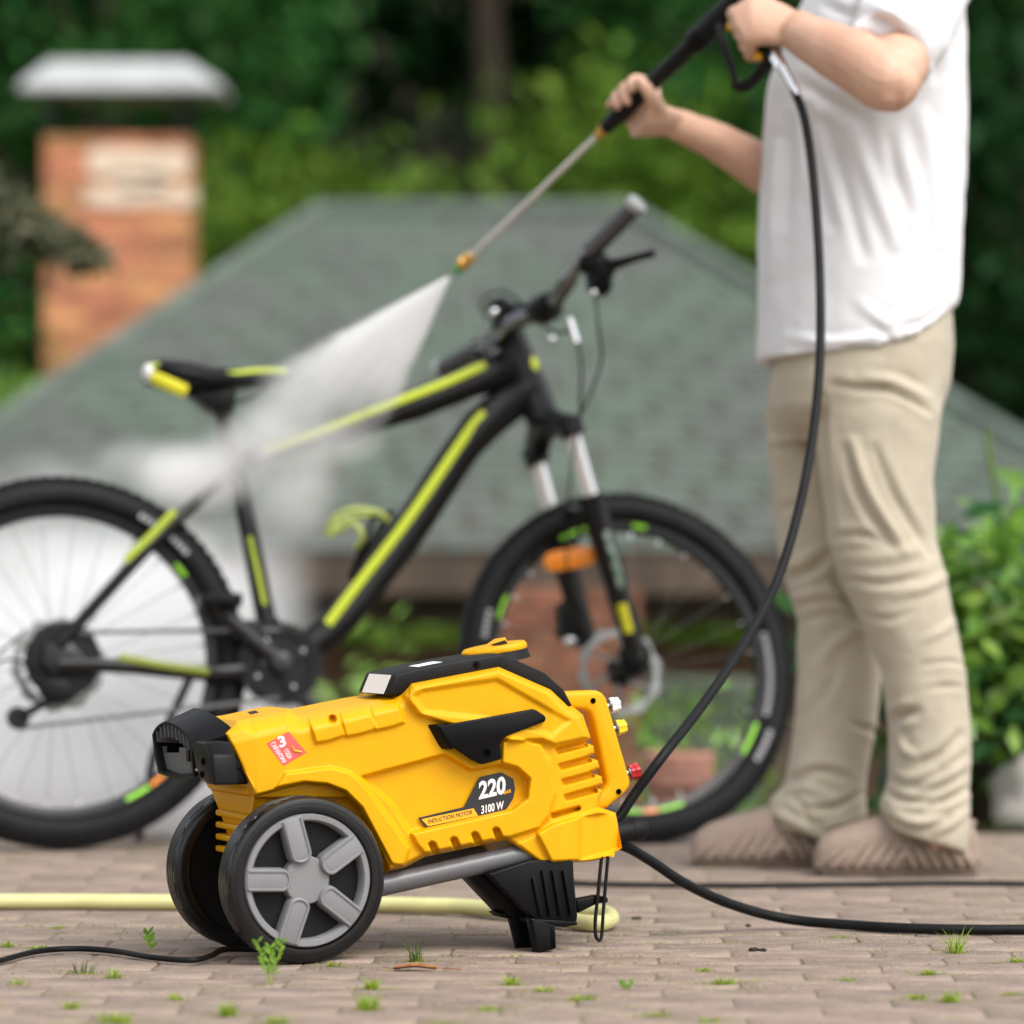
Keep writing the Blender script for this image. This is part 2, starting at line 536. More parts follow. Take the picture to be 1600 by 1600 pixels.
TREES = [  # x, y, height, radius, leaf, label
    (-4.2, 25.5, 8.2, 2.0, 3, 'tall dark tree behind the left side of the brick chimney'),
    (-2.55, 23.5, 6.6, 1.5, 3, 'dark leafy tree just behind the chimney cap'),
    (-1.15, 22.0, 5.0, 1.15, 2, 'light green bushy tree above the left end of the roof ridge'),
    (-.15, 25.5, 8.8, 1.5, 0, 'tree with a bare brown trunk showing above the middle of the roof ridge'),
    (.75, 22.5, 5.2, 1.25, 2, 'mid green tree behind the spray lance'),
    (2.0, 24.0, 8.0, 1.6, 3, 'dark tree behind the forearm and hands'),
    (3.4, 23.0, 7.2, 1.5, 1, 'very dark conifer at the right edge behind the white shirt'),
    (4.9, 25.5, 8.4, 2.0, 3, 'dark tree beyond the right edge of the gazebo roof'),
    (-5.9, 23.0, 6.8, 1.7, 1, 'dark conifer at the far left behind the drooping twig'),
    (-3.1, 29.5, 9.6, 2.3, 1, 'tall dark conifer in the back row left of the ridge'),
    (.2, 30.5, 10.0, 2.4, 1, 'tall dark conifer in the back row above the ridge'),
    (3.2, 29.5, 9.8, 2.4, 1, 'tall dark conifer in the back row right of the person'),
    (-8.4, 24.5, 8.0, 2.2, 3, 'leafy tree beyond the left edge of the picture'),
    (7.8, 25.0, 8.2, 2.2, 0, 'leafy tree beyond the right edge of the picture'),
]
for i, (x, y, h, r, lm, lb) in enumerate(TREES):
    bare = 'bare brown trunk' in lb
    tree(x, y, h, r, lm, lb, 40 + i, 'conifer_tree' if 'conifer' in lb else 'leafy_tree',
         crown_lo=.62 if bare else .08, size=.19 if y < 28 else .26, cr=.30 if y < 28 else .42, nclump=110 if y < 28 else 140, trunk=.17 if bare else .13)

def undergrowth():
    g = np.random.RandomState(3)
    P = []
    for _ in range(230):
        y = g.uniform(23, 36); x = g.uniform(-.26, .26) * y
        c = np.array([x, y, terrain_z(x, y) + g.uniform(.2, 1.8)])
        P.append(c + g.normal(size=(55, 3)) * (.45, .45, .4))
    P = np.concatenate(P)
    v, f = leaf_quads(P, g.uniform(.12, .28, len(P)), 8)
    o = link('undergrowth', np_mesh('undergrowth', v, f), leaf_mat('undergrowth_leaf', (.045, .10, .022), .5)); tag(o, 'dark leafy undergrowth on the slope behind the gazebo', kind='stuff')
undergrowth()

# ------------------------------------------------------------------ gazebo with the green shingle roof
def gazebo():
    zf = -1.75
    o = thing('gazebo', (-.1, 16.4, zf), 'low garden gazebo with a grey green shingled hip roof', 'gazebo')
    cx, yf, yb = -.03, 14.0, 18.8; ex = 2.69; ze = .635; zr = 2.175; rx0, rx1, yr = -.87, .52, 16.4
    A, B, C_, D = Vector((cx - ex, yf, ze)), Vector((cx + ex, yf, ze)), Vector((cx + ex, yb, ze)), Vector((cx - ex, yb, ze))
    P, Q = Vector((rx0, yr, zr)), Vector((rx1, yr, zr))
    mb = MB()
    mb.add([A, B, C_, D, P, Q], [(0, 1, 5, 4), (1, 2, 5), (2, 3, 4, 5), (3, 0, 4), (3, 2, 1, 0)])
    rf = mb.build('roof', mat('roof_deck', (.06, .05, .04), .8), o)
    # shingles: courses of separate tabs, each lying on the one below
    rnd = random.Random(2); sh = MB()
    def face(a, b, c, d):
        a, b, c, d = map(Vector, (a, b, c, d)); n = (b - a).cross(d - a).normalized()
        if n.z < 0: n = -n
        sl = ((d - a).length + (c - b).length) / 2; rows = max(6, int(sl / .12))
        for j in range(rows):
            t0, t1 = j / rows, min(1, (j + 1.25) / rows)
            l0, r0 = a.lerp(d, t0), b.lerp(c, t0); l1, r1 = a.lerp(d, t1), b.lerp(c, t1)
            k = max(1, int((r0 - l0).length / .26))
            for i in range(k):
                s0, s1 = max(0, (i + .5 * (j % 2) * (i > 0)) / k), min(1, (i + 1 + .5 * (j % 2)) / k)
                if s1 - s0 < .01: continue
                h = .009 + rnd.uniform(0, .004)
                q = [l0.lerp(r0, s0 + .004) + n * h, l0.lerp(r0, s1 - .004) + n * h, l1.lerp(r1, s1 - .004) + n * .005, l1.lerp(r1, s0 + .004) + n * .005]
                q2 = [p - n * .011 for p in q]
                sh.add(q + q2, [(0, 1, 2, 3), (0, 4, 5, 1), (0, 3, 7, 4), (1, 5, 6, 2)])
    face(A, B, Q, P); face(D, A, P, P + Vector((.02, 0, 0))); face(B, C_, Q + Vector((.01, .02, 0)), Q)
    sm = mat('green_grey_shingle', (.092, .122, .096), .9, col2=(.098, .106, .096), scale=1.9, bump=.3, bscale=60, island=.10, spec=.25, detail=6)
    s = sh.build('shingles', sm, rf); s['kind'] = 'stuff'
    cp = MB()
    for a, b in ((P, Q), (A, P), (B, Q), (D, P), (C_, Q)): cp.tube([a + Vector((0, 0, .015)), b + Vector((0, 0, .02))], .045, 6)
    cp.build('ridge_caps', mat('ridge_shingle', (.12, .15, .125), .9, .3, 6, island=.1), rf)
    MB().box((cx, yf + .03, ze - .085), (ex - .02, 0, 0), (0, .02, 0), (0, 0, .08)).build('fascia', M['wood'], o)
    MB().box((cx, yf + .45, ze - .2), (ex - .3, 0, 0), (0, .06, 0), (0, 0, .09)).build('beam', M['wood'], o)
    for px in (-2.3, -1.25, 1.05, 2.1):
        MB().box((px, yf + .45, (zf + ze - .29) / 2), (.07, 0, 0), (0, .07, 0), (0, 0, (ze - .29 - zf) / 2)).build('post', M['wood'], o, bevel=.008)
    MB().box((0, 15.6, zf + 1.0), (2.4, 0, 0), (0, .05, 0), (0, 0, 1.0)).build('back_wall', mat('brown_board_wall', (.24, .14, .09), .8, .35, 5, stretch=(6, 1, .3)), o)
    MB().box((0, 16.4, zf - .02), (2.7, 0, 0), (0, 2.4, 0), (0, 0, .04)).build('floor_slab', M['rock'], o)

BRICK = mat('orange_brick', (.56, .245, .115), .85, col2=(.46, .18, .08), scale=7, bump=.2, objrand=.34)
def bevel_box_mesh(name, a, b, c, m, bev=.004):
    mb = MB(); x, y, z = a, b, c
    def rg(k, zz): return [(-x + k, -y + k, zz), (x - k, -y + k, zz), (x - k, y - k, zz), (-x + k, y - k, zz)]
    mb.loft([rg(bev, -z), rg(0, -z + bev), rg(0, z - bev), rg(bev, z)])
    me = mb.mesh(name); me.materials.append(m); return me
gazebo()

def brick_hearth():
    Y = 12.6; k = F / Y; x0, x1 = (772 - 800) / k, (1002 - 800) / k; zt = .50; zb = terrain_z(.2, Y) - .1; cx = (x0 + x1) / 2; w = x1 - x0
    o = thing('brick_hearth', (cx, Y + .3, zb), 'reddish brown brick hearth below the eave seen through the front wheel', 'hearth')
    MB().box((cx, Y + .3, (zb + zt) / 2 - .01), (w / 2 - .01, 0, 0), (0, .28, 0), (0, 0, (zt - zb) / 2 - .012)).build('mortar_core', mat('hearth_mortar', (.13, .085, .06), .9), o)
    hm = mat('dark_red_brick', (.25, .105, .058), .85, col2=(.17, .07, .04), scale=7, bump=.2, objrand=.25)
    me = bevel_box_mesh('hearth_brick', .118, .055, .0315, hm)
    z = zt - .033; r = 0
    while z > -.75:
        n = 2
        for i in range(3):
            L_ = w / 2.5; ws = [1, 1, .5] if r % 2 else [.5, 1, 1]
            xx = x0 + L_ * (sum(ws[:i]) + ws[i] / 2)
            b = bpy.data.objects.new('brick', me); COL.objects.link(b); b.parent = o; b.scale.x = (L_ * ws[i] - .01) / .236
            b.location = Vector((xx, Y + .055, z)) - Vector(o.location)
        z -= .0735; r += 1
    q0, q1 = at(1010, 1062, 11.2), at(1190, 1062, 11.2)
    s_ = thing('stone_block', ((q0.x + q1.x) / 2, 11.4, terrain_z(q0.x, 11.4) - .05), 'mossy grey green stone block seen through the right half of the front wheel', 'stone block')
    zb = terrain_z(q0.x, 11.4) - .05
    MB().box(((q0.x + q1.x) / 2, 11.4, (q0.z + zb) / 2), ((q1.x - q0.x) / 2, 0, 0), (0, .2, 0), (0, 0, (q0.z - zb) / 2)).build('stone', mat('mossy_stone', (.075, .09, .065), .95, col2=(.04, .055, .03), scale=6, bump=.6), s_, bevel=.02)

def chimney():
    Y = 19.6; s = F / Y
    x0, x1 = (66 - 800) / s, (298 - 800) / s; zt = CZ + (900 - 212) / s
    w = x1 - x0; dd = .36; cx = (x0 + x1) / 2; zb = terrain_z(cx, Y) - .2
    o = thing('brick_chimney', (cx, Y + dd / 2, zb), 'orange brick chimney with a pale sheet metal cap', 'chimney')
    MB().box((cx, Y + dd / 2, (zb + zt) / 2 - .01), (w / 2 - .012, 0, 0), (0, dd / 2 - .012, 0), (0, 0, (zt - zb) / 2 - .012)).build('mortar_core', mat('mortar', (.52, .35, .24), .95, .2, 12), o)
    me = bevel_box_mesh('chimney_brick', .116, .055, .0315, BRICK)
    me2 = bevel_box_mesh('chimney_header', .055, .055, .0315, BRICK)
    k = 0; z = zt - .035; row = 0
    while z > CZ - .3:
        for face in range(2):
            step = (w - .01) / 3.5
            x = -w / 2 + .005 if face == 0 else -dd / 2 + .12
            seq = ([1, 1, 1, .5] if row % 2 else [.5, 1, 1, 1]) if face == 0 else [1]
            for q in seq:
                L = step * q
                b = bpy.data.objects.new('brick', me if q == 1 else me2); COL.objects.link(b); b.parent = o
                if face == 0: p = Vector((cx + x + L / 2, Y + .055, z))
                else: p = Vector((cx + w / 2 - .055, Y + dd / 2 + x + L / 2, z)); b.rotation_euler.z = R(90)
                b.location = p - Vector(o.location); b.scale.x = (L - .010) / (.232 if q == 1 else .110)
                x += L
        z -= .0735; row += 1
    # patches of old plaster left on the front
    g = random.Random(4); pl = MB()
    def patch(px0, py0, px1, py1):
        a, b = at(px0, py0, Y - .012), at(px1, py1, Y - .012)
        out = []
        for i in range(28):
            t = i / 28 * 6.2832
            ex = .5 + .5 * max(-1, min(1, 1.25 * math.cos(t))); ez = .5 + .5 * max(-1, min(1, 1.25 * math.sin(t)))
            out.append(Vector((a.x + (b.x - a.x) * ex + g.uniform(-.012, .012), Y - .012, a.z + (b.z - a.z) * ez + g.uniform(-.012, .012))))
        pl.prism(out, (0, .02, 0))
    patch(135, 230, 296, 276); patch(176, 268, 262, 300); patch(130, 292, 306, 322)
    pl.build('plaster_patch', M['plaster'], o)
    # cap on four flat legs
    for sx in (-.36, .36):
        for sy in (.06, dd - .06):
            MB().box((cx + sx, Y + sy, zt + .11), (.022, 0, 0), (0, .022, 0), (0, 0, .12)).build('cap_leg', M['darkmetal'], o)
    zc = CZ + (900 - 143) / s; zk = CZ + (900 - 92) / s
    c0, c1 = (32 - 800) / s, (350 - 800) / s; t0, t1 = (76 - 800) / s, (290 - 800) / s
    y0, y1 = Y - .08, Y + dd + .12; cy = (y0 + y1) / 2
    lo = [Vector((c0, y0, zc)), Vector((c1, y0, zc)), Vector((c1, y1, zc)), Vector((c0, y1, zc))]
    md = [p + Vector((0, 0, .03)) for p in lo]
    hi = [Vector((t0, y0 + .14, zk)), Vector((t1, y0 + .14, zk)), Vector((t1, y1 - .14, zk)), Vector((t0, y1 - .14, zk))]
    MB().loft([lo, md, hi]).build('metal_cap', M['zinc'], o, ang=20)
brick_hearth()
chimney()

def branch():
    """a drooping spruce twig near the left edge"""
    Y = 11.5
    pts = smooth_path([at(-330, 150, Y + .2), at(-120, 235, Y + .1), at(-10, 300, Y), at(70, 358, Y), at(140, 402, Y)], 6)
    o = thing('tree_branch', pts[0], 'grey green drooping twig in front of the left side of the chimney', 'branch')
    MB().tube(pts, [.02 - .0006 * k for k in range(len(pts))], 7).build('stem', M['bark'], o)
    g = np.random.RandomState(4); P = []
    for i, p in enumerate(pts):
        k = max(.12, 1 - i / len(pts))
        for _ in range(80):
            t = g.uniform(0, 1); q = p.lerp(pts[min(i + 1, len(pts) - 1)], t)
            P.append((q.x + g.normal() * .03, q.y + g.normal() * .06, q.z - abs(g.normal()) * .14 * k + .015))
    v, f = leaf_quads(P, g.uniform(.05, .09, len(P)), 5, asp=.3)
    link('needles', np_mesh('needles', v, f), leaf_mat('grey_green_needles', (.14, .145, .085), .4, tl=.2), o)
branch()

def shrub(name, label, c, rad, n, leaf, lm, seed, asp=.42, stems=9, cat='shrub', group=None, zc=None):
    g = np.random.RandomState(seed); c = Vector(c)
    o = thing(name, c, label, cat, group)
    p, q = clump_points(g, (c.x, c.y, c.z + rad[2] if zc is None else zc), rad, n, 12, (leaf * .8,) * 3)
    mb = MB()
    for k in range(stems):
        e = Vector(p[k]); mb.tube([c, c.lerp(e, .5) + Vector((0, 0, .05)), e], [.008, .006, .003], 5)
    mb.build('stem', M['bark'], o)
    v, f = leaf_quads(q, g.uniform(.6, 1.15, len(q)) * leaf, seed, asp=asp, fold=.15)
    link('foliage', np_mesh('foliage', v, f), lm, o)
    return o

BUSHL = leaf_mat('fresh_bush_leaf', (.21, .38, .06), .45, rough=.28, spec=.45)
BUSHD = leaf_mat('dark_bush_leaf', (.07, .20, .065), .4, rough=.3, spec=.45)
b0 = at(1545, 1290, 7.95)
shrub('leafy_bush', 'bright green broad leaved bush right of the tan trousers', (b0.x, b0.y, -.02), (.25, .2, .17), 80, .092, BUSHL, 21, asp=.5, zc=.42)
shrub('leafy_bush', 'darker glossy low bush under the bright one behind the pale rock', (b0.x - .02, 8.02, -.02), (.25, .16, .16), 56, .125, BUSHD, 22, asp=.42, zc=.31)
g0 = at(655, 990, 10.6)
shrub('garden_bush', 'blurred green bush below the gazebo eave behind the bicycle', (g0.x, g0.y, terrain_z(g0.x, 10.6)), (.2, .2, .84), 70, .10, BUSHL, 23)
g0 = at(905, 1130, 9.3)
shrub('garden_bush', 'small pale green plant seen through the front bicycle wheel', (g0.x + .28, 9.3, terrain_z(g0.x, 9.3)), (.22, .1, .36), 26, .07, BUSHL, 24)
g0 = at(30, 590, 15.8)
shrub('garden_bush', 'bright green bush at the left edge beside the chimney foot', (-2.52, 18.0, -1.7), (.45, .4, 1.78), 130, .12, BUSHL, 25)

def tall_stalk():
    a, b = at(1560, 800, 8.0), at(1540, 672, 8.0)
    o = thing('plant_stalk', (b0.x + .02, 8.0, -.02), 'single long pale green stalk rising above the bright bush', 'plant')
    MB().tube(smooth_path([(b0.x + .03, 8.0, 0), (a.x + .01, 8.0, a.z - .2), a, b], 5), .006, 6).build('stem', BUSHL, o)
tall_stalk()

def rock(c, sx, sy, sz, label, seed):
    mb = MB(); mb.ball((0, 0, 0), (1, 0, 0), (0, 1, 0), (0, 0, 1), 28, 16)
    me = mb.mesh()
    for v in me.vertices:
        d = v.co.normalized(); n = noise.noise(d * 1.6 + Vector((seed, 0, 0))) * .28 + noise.noise(d * 5 + Vector((0, seed, 0))) * .07
        k = 1 + n
        v.co = Vector((d.x * sx * k, d.y * sy * k, max(-.4, d.z * 1.15) * sz * k)) + Vector(c)
    o = link('rock', me, M['rock'], base=(c[0], c[1], c[2] - sz * .4)); me.shade_smooth()
    tag(o, label, 'rock', 'rocks edging the garden bed')
r0 = ground(1598, 1296)
rock((r0.x + .04, 7.78, .05), .115, .09, .105, 'pale weathered rock at the foot of the right hand bush', 3)
rock((r0.x + .33, 7.8, .04), .12, .1, .09, 'grey rock beyond the right edge of the bed', 8)
rock((r0.x - .17, 7.86, .015), .05, .05, .045, 'small dark rock beside the trouser hem in the bed', 12)

def pot():
    c = at(1060, 1175, 8.6); z0 = terrain_z(c.x, 8.6); h = c.z - z0
    o = thing('flower_pot', (c.x, 8.6, z0), 'low pinkish terracotta pot seen through the front wheel', 'pot')
    MB().lathe((c.x, 8.6, z0), (0, 0, 1), [(.052, 0), (.07, h * .62), (.07, h * .66)], 28).build('body', M['pot'], o)
    MB().lathe((c.x, 8.6, z0), (0, 0, 1), [(.072, h * .66), (.084, h * .67), (.086, h * .98), (.08, h), (.07, h), (.068, h * .8)], 28, True).build('rim', M['pot'], o)
    MB().lathe((c.x, 8.6, z0), (0, 0, 1), [(.069, h * .82), (.001, h * .86)], 20).build('soil', M['soil'], o)
pot()

def bed_grass():
    g = np.random.RandomState(9); V = []; Fc = []
    for i in range(2600):
        y = g.uniform(7.64, 8.6); x = g.uniform(-.19, .19) * y
        z = terrain_z(x, y) - .004; h = g.uniform(.015, .06); a = g.uniform(0, 6.28); wv = .0022
        dx, dy = math.cos(a) * wv, math.sin(a) * wv; lx, ly = g.normal(size=2) * h * .4
        k = len(V)
        V += [(x - dx, y - dy, z), (x + dx, y + dy, z), (x + lx * .5 + dx * .7, y + ly * .5 + dy * .7, z + h * .6), (x + lx * .5 - dx * .7, y + ly * .5 - dy * .7, z + h * .6), (x + lx, y + ly, z + h)]
        Fc += [(k, k + 1, k + 2), (k, k + 2, k + 3), (k + 3, k + 2, k + 4)]
    o = link('grass', np_mesh('grass', V, np.array(Fc)), leaf_mat('dry_grass', (.17, .19, .05), .5)); tag(o, 'short yellowish grass in the bed beyond the paving', kind='stuff')
bed_grass()
# ------------------------------------------------------------------ pressure washer
WF = Frame((at(482, 900, 5.042).x, 5.042, 0), R(24))
WM = .14                                          # mid-depth of the machine behind the near wheel's face

def on_u(px, py, u):
    """the photo pixel on the plane u = const of the washer"""
    d = ray(px, py); p = WF.O + WF.U * u
    return CAMP + d * ((p - CAMP).dot(WF.U) / d.dot(WF.U))

def mirror(p):
    u, v, z = WF.inv(p); return WF.L(u, 2 * WM - v, z)

def body_shell(parent):
    st = 1.3
    gx = np.arange(340, 984, st); gy = np.arange(1020, 1440, st)
    X, Y = np.meshgrid(gx, gy)
    # outline: x, y, depth at the rim, width of the roll from rim to face (photo pixels)
    out = [(352, 1146, .055, 5), (395, 1228, .034, 4), (397, 1246, .05, 10), (390, 1300, .09, 14), (430, 1420, .09, 14), (560, 1420, .09, 8), (606, 1362, .075, 6),
           (632, 1356, .070, 9), (664, 1339, .065, 9), (790, 1313, .062, 9), (803, 1320, .05, 8), (846, 1351, .05, 7), (924, 1346, .06, 7), (960, 1338, .06, 6), (961, 1331, .06, 6), (972, 1325, .06, 7),
           (962, 1270, .085, 10), (936, 1261, .085, 8), (937, 1250, .085, 5), (942, 1235, .085, 4), (930, 1230, .085, 4), (942, 1225, .085, 4), (940, 1213, .085, 4), (922, 1207, .085, 4), (937, 1200, .085, 4), (934, 1188, .085, 4), (918, 1183, .085, 4),
           (929, 1177, .085, 4), (927, 1165, .085, 4), (914, 1160, .085, 4), (923, 1153, .085, 8), (911, 1117, .09, 14), (893, 1102, .115, 18), (862, 1074, .125, 14), (780, 1038, .125, 14), (641, 1064, .125, 16),
           (613, 1087, .105, 26), (466, 1116, .105, 34), (452, 1107, .105, 30), (388, 1120, .105, 34), (370, 1126, .08, 20)]
    sd, idx, tt = sdf_poly(X, Y, out)
    A = lambda poly, w: sstep(sdf_poly(X, Y, poly)[0], w)
    v = np.full(X.shape, .036)
    # upper shoulder leans back a little; left end facet; chamfer turning to the vent end
    v += np.clip((1172 - Y - (X - 420) * -.17 * -1 * -1) / 90, 0, 1) * .0
    v += np.clip((402 - X) / 50, 0, 1) * .008
    cr = 868 + (Y - 1180) * .06
    v += np.clip((X - cr) / 75, 0, 1.3) * .036
    # a crease line running along the flank, above it the flank leans back
    yl = 1128 - (X - 420) * .21
    v += np.clip((yl + 22 - Y) / 60, 0, 1) * .016 * (X < 640)
    def put(poly, d, w):
        nonlocal v
        v = v + A(poly, max(2.6, w * .72)) * d
    # recessed label field
    put([(566, 1214), (696, 1179), (735, 1203), (778, 1195), (808, 1202), (825, 1218), (822, 1246), (800, 1264), (640, 1300), (612, 1256)], .013, 6.5)
    # raised band along the wheel arch
    put([(446, 1208), (517, 1199), (545, 1206), (566, 1222), (590, 1254), (640, 1326), (632, 1354), (612, 1350), (566, 1262), (540, 1236), (511, 1225), (475, 1222), (430, 1231)], -.010, 6)
    # wheel well
    put([(380, 1246), (397, 1245), (475, 1225), (511, 1228), (538, 1239), (562, 1266), (606, 1356), (600, 1440), (380, 1440)], .045, 9)
    # moulded blocks on the upper flank
    put([(481, 1121), (527, 1113), (539, 1149), (517, 1157), (494, 1161)], -.007, 4.5)
    put([(530, 1112), (575, 1104), (589, 1139), (564, 1147), (541, 1151)], -.007, 4.5)
    put([(578, 1103), (620, 1095), (632, 1129), (612, 1136), (588, 1141)], -.007, 4.5)
    put([(519 + 6.0 * math.cos(k * .524), 1123.5 + 6.2 * math.sin(k * .524)) for k in range(12)], .025, 3)
    # raised hexagonal panel under the black cover and its inner field
    put([(630, 1086), (641, 1067), (777, 1041), (862, 1078), (908, 1116), (922, 1152), (866, 1164), (846, 1156), (800, 1158), (690, 1128), (656, 1117)], -.013, 9)
    put([(647, 1088), (660, 1079), (777, 1062), (890, 1127), (862, 1150), (846, 1144), (760, 1122), (700, 1116), (662, 1112)], .0055, 13)
    # raised lower rim and right field round the label
    put([(785, 1160), (800, 1152), (845, 1163), (860, 1188), (868, 1240), (858, 1276), (843, 1294), (795, 1309), (664, 1334), (652, 1320), (642, 1302), (800, 1266), (824, 1248), (828, 1217), (808, 1199), (784, 1192)], -.009, 7.5)
    # vent slots in the end
    for q in ([(868, 1170), (915, 1158), (918, 1166), (871, 1178)], [(873, 1195), (921, 1182), (924, 1190), (876, 1203)], [(878, 1219), (926, 1206), (929, 1214), (880, 1227)],
              [(882, 1243), (931, 1229), (933, 1238), (884, 1251)], [(861, 1272), (905, 1260), (907, 1264), (903, 1267), (862, 1279)]):
        put(q, .020, 3.2)
    # foot block
    put([(803, 1322), (846, 1298), (864, 1288), (936, 1266), (962, 1271), (973, 1325), (961, 1340), (924, 1348), (846, 1353)], -.014, 8)
    put([(803, 1322), (838, 1302), (862, 1348), (846, 1353)], .010, 10)
    put([(906, 1275), (962, 1269), (974, 1327), (906, 1345)], .010, 8)
    # notches in the lower rim
    for x, y in ((670, 1316), (704, 1309), (737, 1301), (770, 1294)):
        put([(x, y + 3), (x + 4, y - .5), (x + 9, y + 1), (x + 17, y + 18), (x + 6, y + 21)], .018, 3.2)
    # slow moulding unevenness
    for _ in range(2):
        p = np.pad(v, 1, mode='edge'); v = (p[:-2, 1:-1] + p[2:, 1:-1] + p[1:-1, :-2] + p[1:-1, 2:] + 2 * v) / 6
    rim_v = np.array([q[2] for q in out]); rim_w = np.array([q[3] for q in out])
    j = (idx + 1) % len(out)
    rv = rim_v[idx] * (1 - tt) + rim_v[j] * tt; rw = rim_w[idx] * (1 - tt) + rim_w[j] * tt
    t = np.clip(-sd / rw, 0, 1); k = np.sqrt(1 - (1 - t) ** 2)
    v = np.where(sd < 0, rv + (v - rv) * k, rv)
    v2 = v + k * .04 * A([(600, 1100), (625, 1060), (777, 1030), (830, 1060), (760, 1130), (620, 1130)], 30)   # the far flank has no raised panel
    # snap the ring of vertices just outside onto the outline
    ins = sd < 0
    ox = np.array([q[0] for q in out], float); oy = np.array([q[1] for q in out], float)
    sx = ox[idx] + (ox[j] - ox[idx]) * tt; sy = oy[idx] + (oy[j] - oy[idx]) * tt
    PX = np.where(ins, X, sx); PY = np.where(ins, Y, sy)
    cell = ins[:-1, :-1] | ins[1:, :-1] | ins[:-1, 1:] | ins[1:, 1:]
    nid = np.arange(X.size).reshape(X.shape)
    c = np.argwhere(cell)
    F4 = np.stack([nid[c[:, 0], c[:, 1]], nid[c[:, 0] + 1, c[:, 1]], nid[c[:, 0] + 1, c[:, 1] + 1], nid[c[:, 0], c[:, 1] + 1]], 1)
    used = np.unique(F4); re = np.full(X.size, -1); re[used] = np.arange(len(used)); F4 = re[F4]
    px, py, vv, vf = PX.ravel()[used], PY.ravel()[used], v.ravel()[used], v2.ravel()[used]
    D = np.stack([(px - 800) / F, np.ones_like(px), -(py - HZ) / F], 1)
    nrm = np.array(WF.N); tcoef = ((np.array(WF.O - CAMP) @ nrm) + vv) / (D @ nrm)
    P = np.array(CAMP) + D * tcoef[:, None]
    n = len(P)
    dv = (P - np.array(WF.O)) @ nrm
    Pm = P + nrm[None] * (2 * (WM - dv) + (vv - vf))[:, None]
    V = np.concatenate([P, Pm])
    E = {}
    for q in F4:
        for a, b in zip(q, np.roll(q, -1)):
            E[(a, b)] = 1
    side = [(a, b) for a, b in E if (b, a) not in E]
    S = np.array([(b, a, a + n, b + n) for a, b in side])
    FF = np.concatenate([F4, F4[:, ::-1] + n, S])
    me = np_mesh('body_shell', V, FF)
    bm = bmesh.new(); bm.from_mesh(me)
    bmesh.ops.remove_doubles(bm, verts=bm.verts, dist=1e-5)
    bmesh.ops.recalc_face_normals(bm, faces=bm.faces)
    bm.to_mesh(me); bm.free()
    me.shade_smooth(); me.set_sharp_from_angle(angle=R(50))
    o = link('body_shell', me, M['yellow'], parent)
    return o

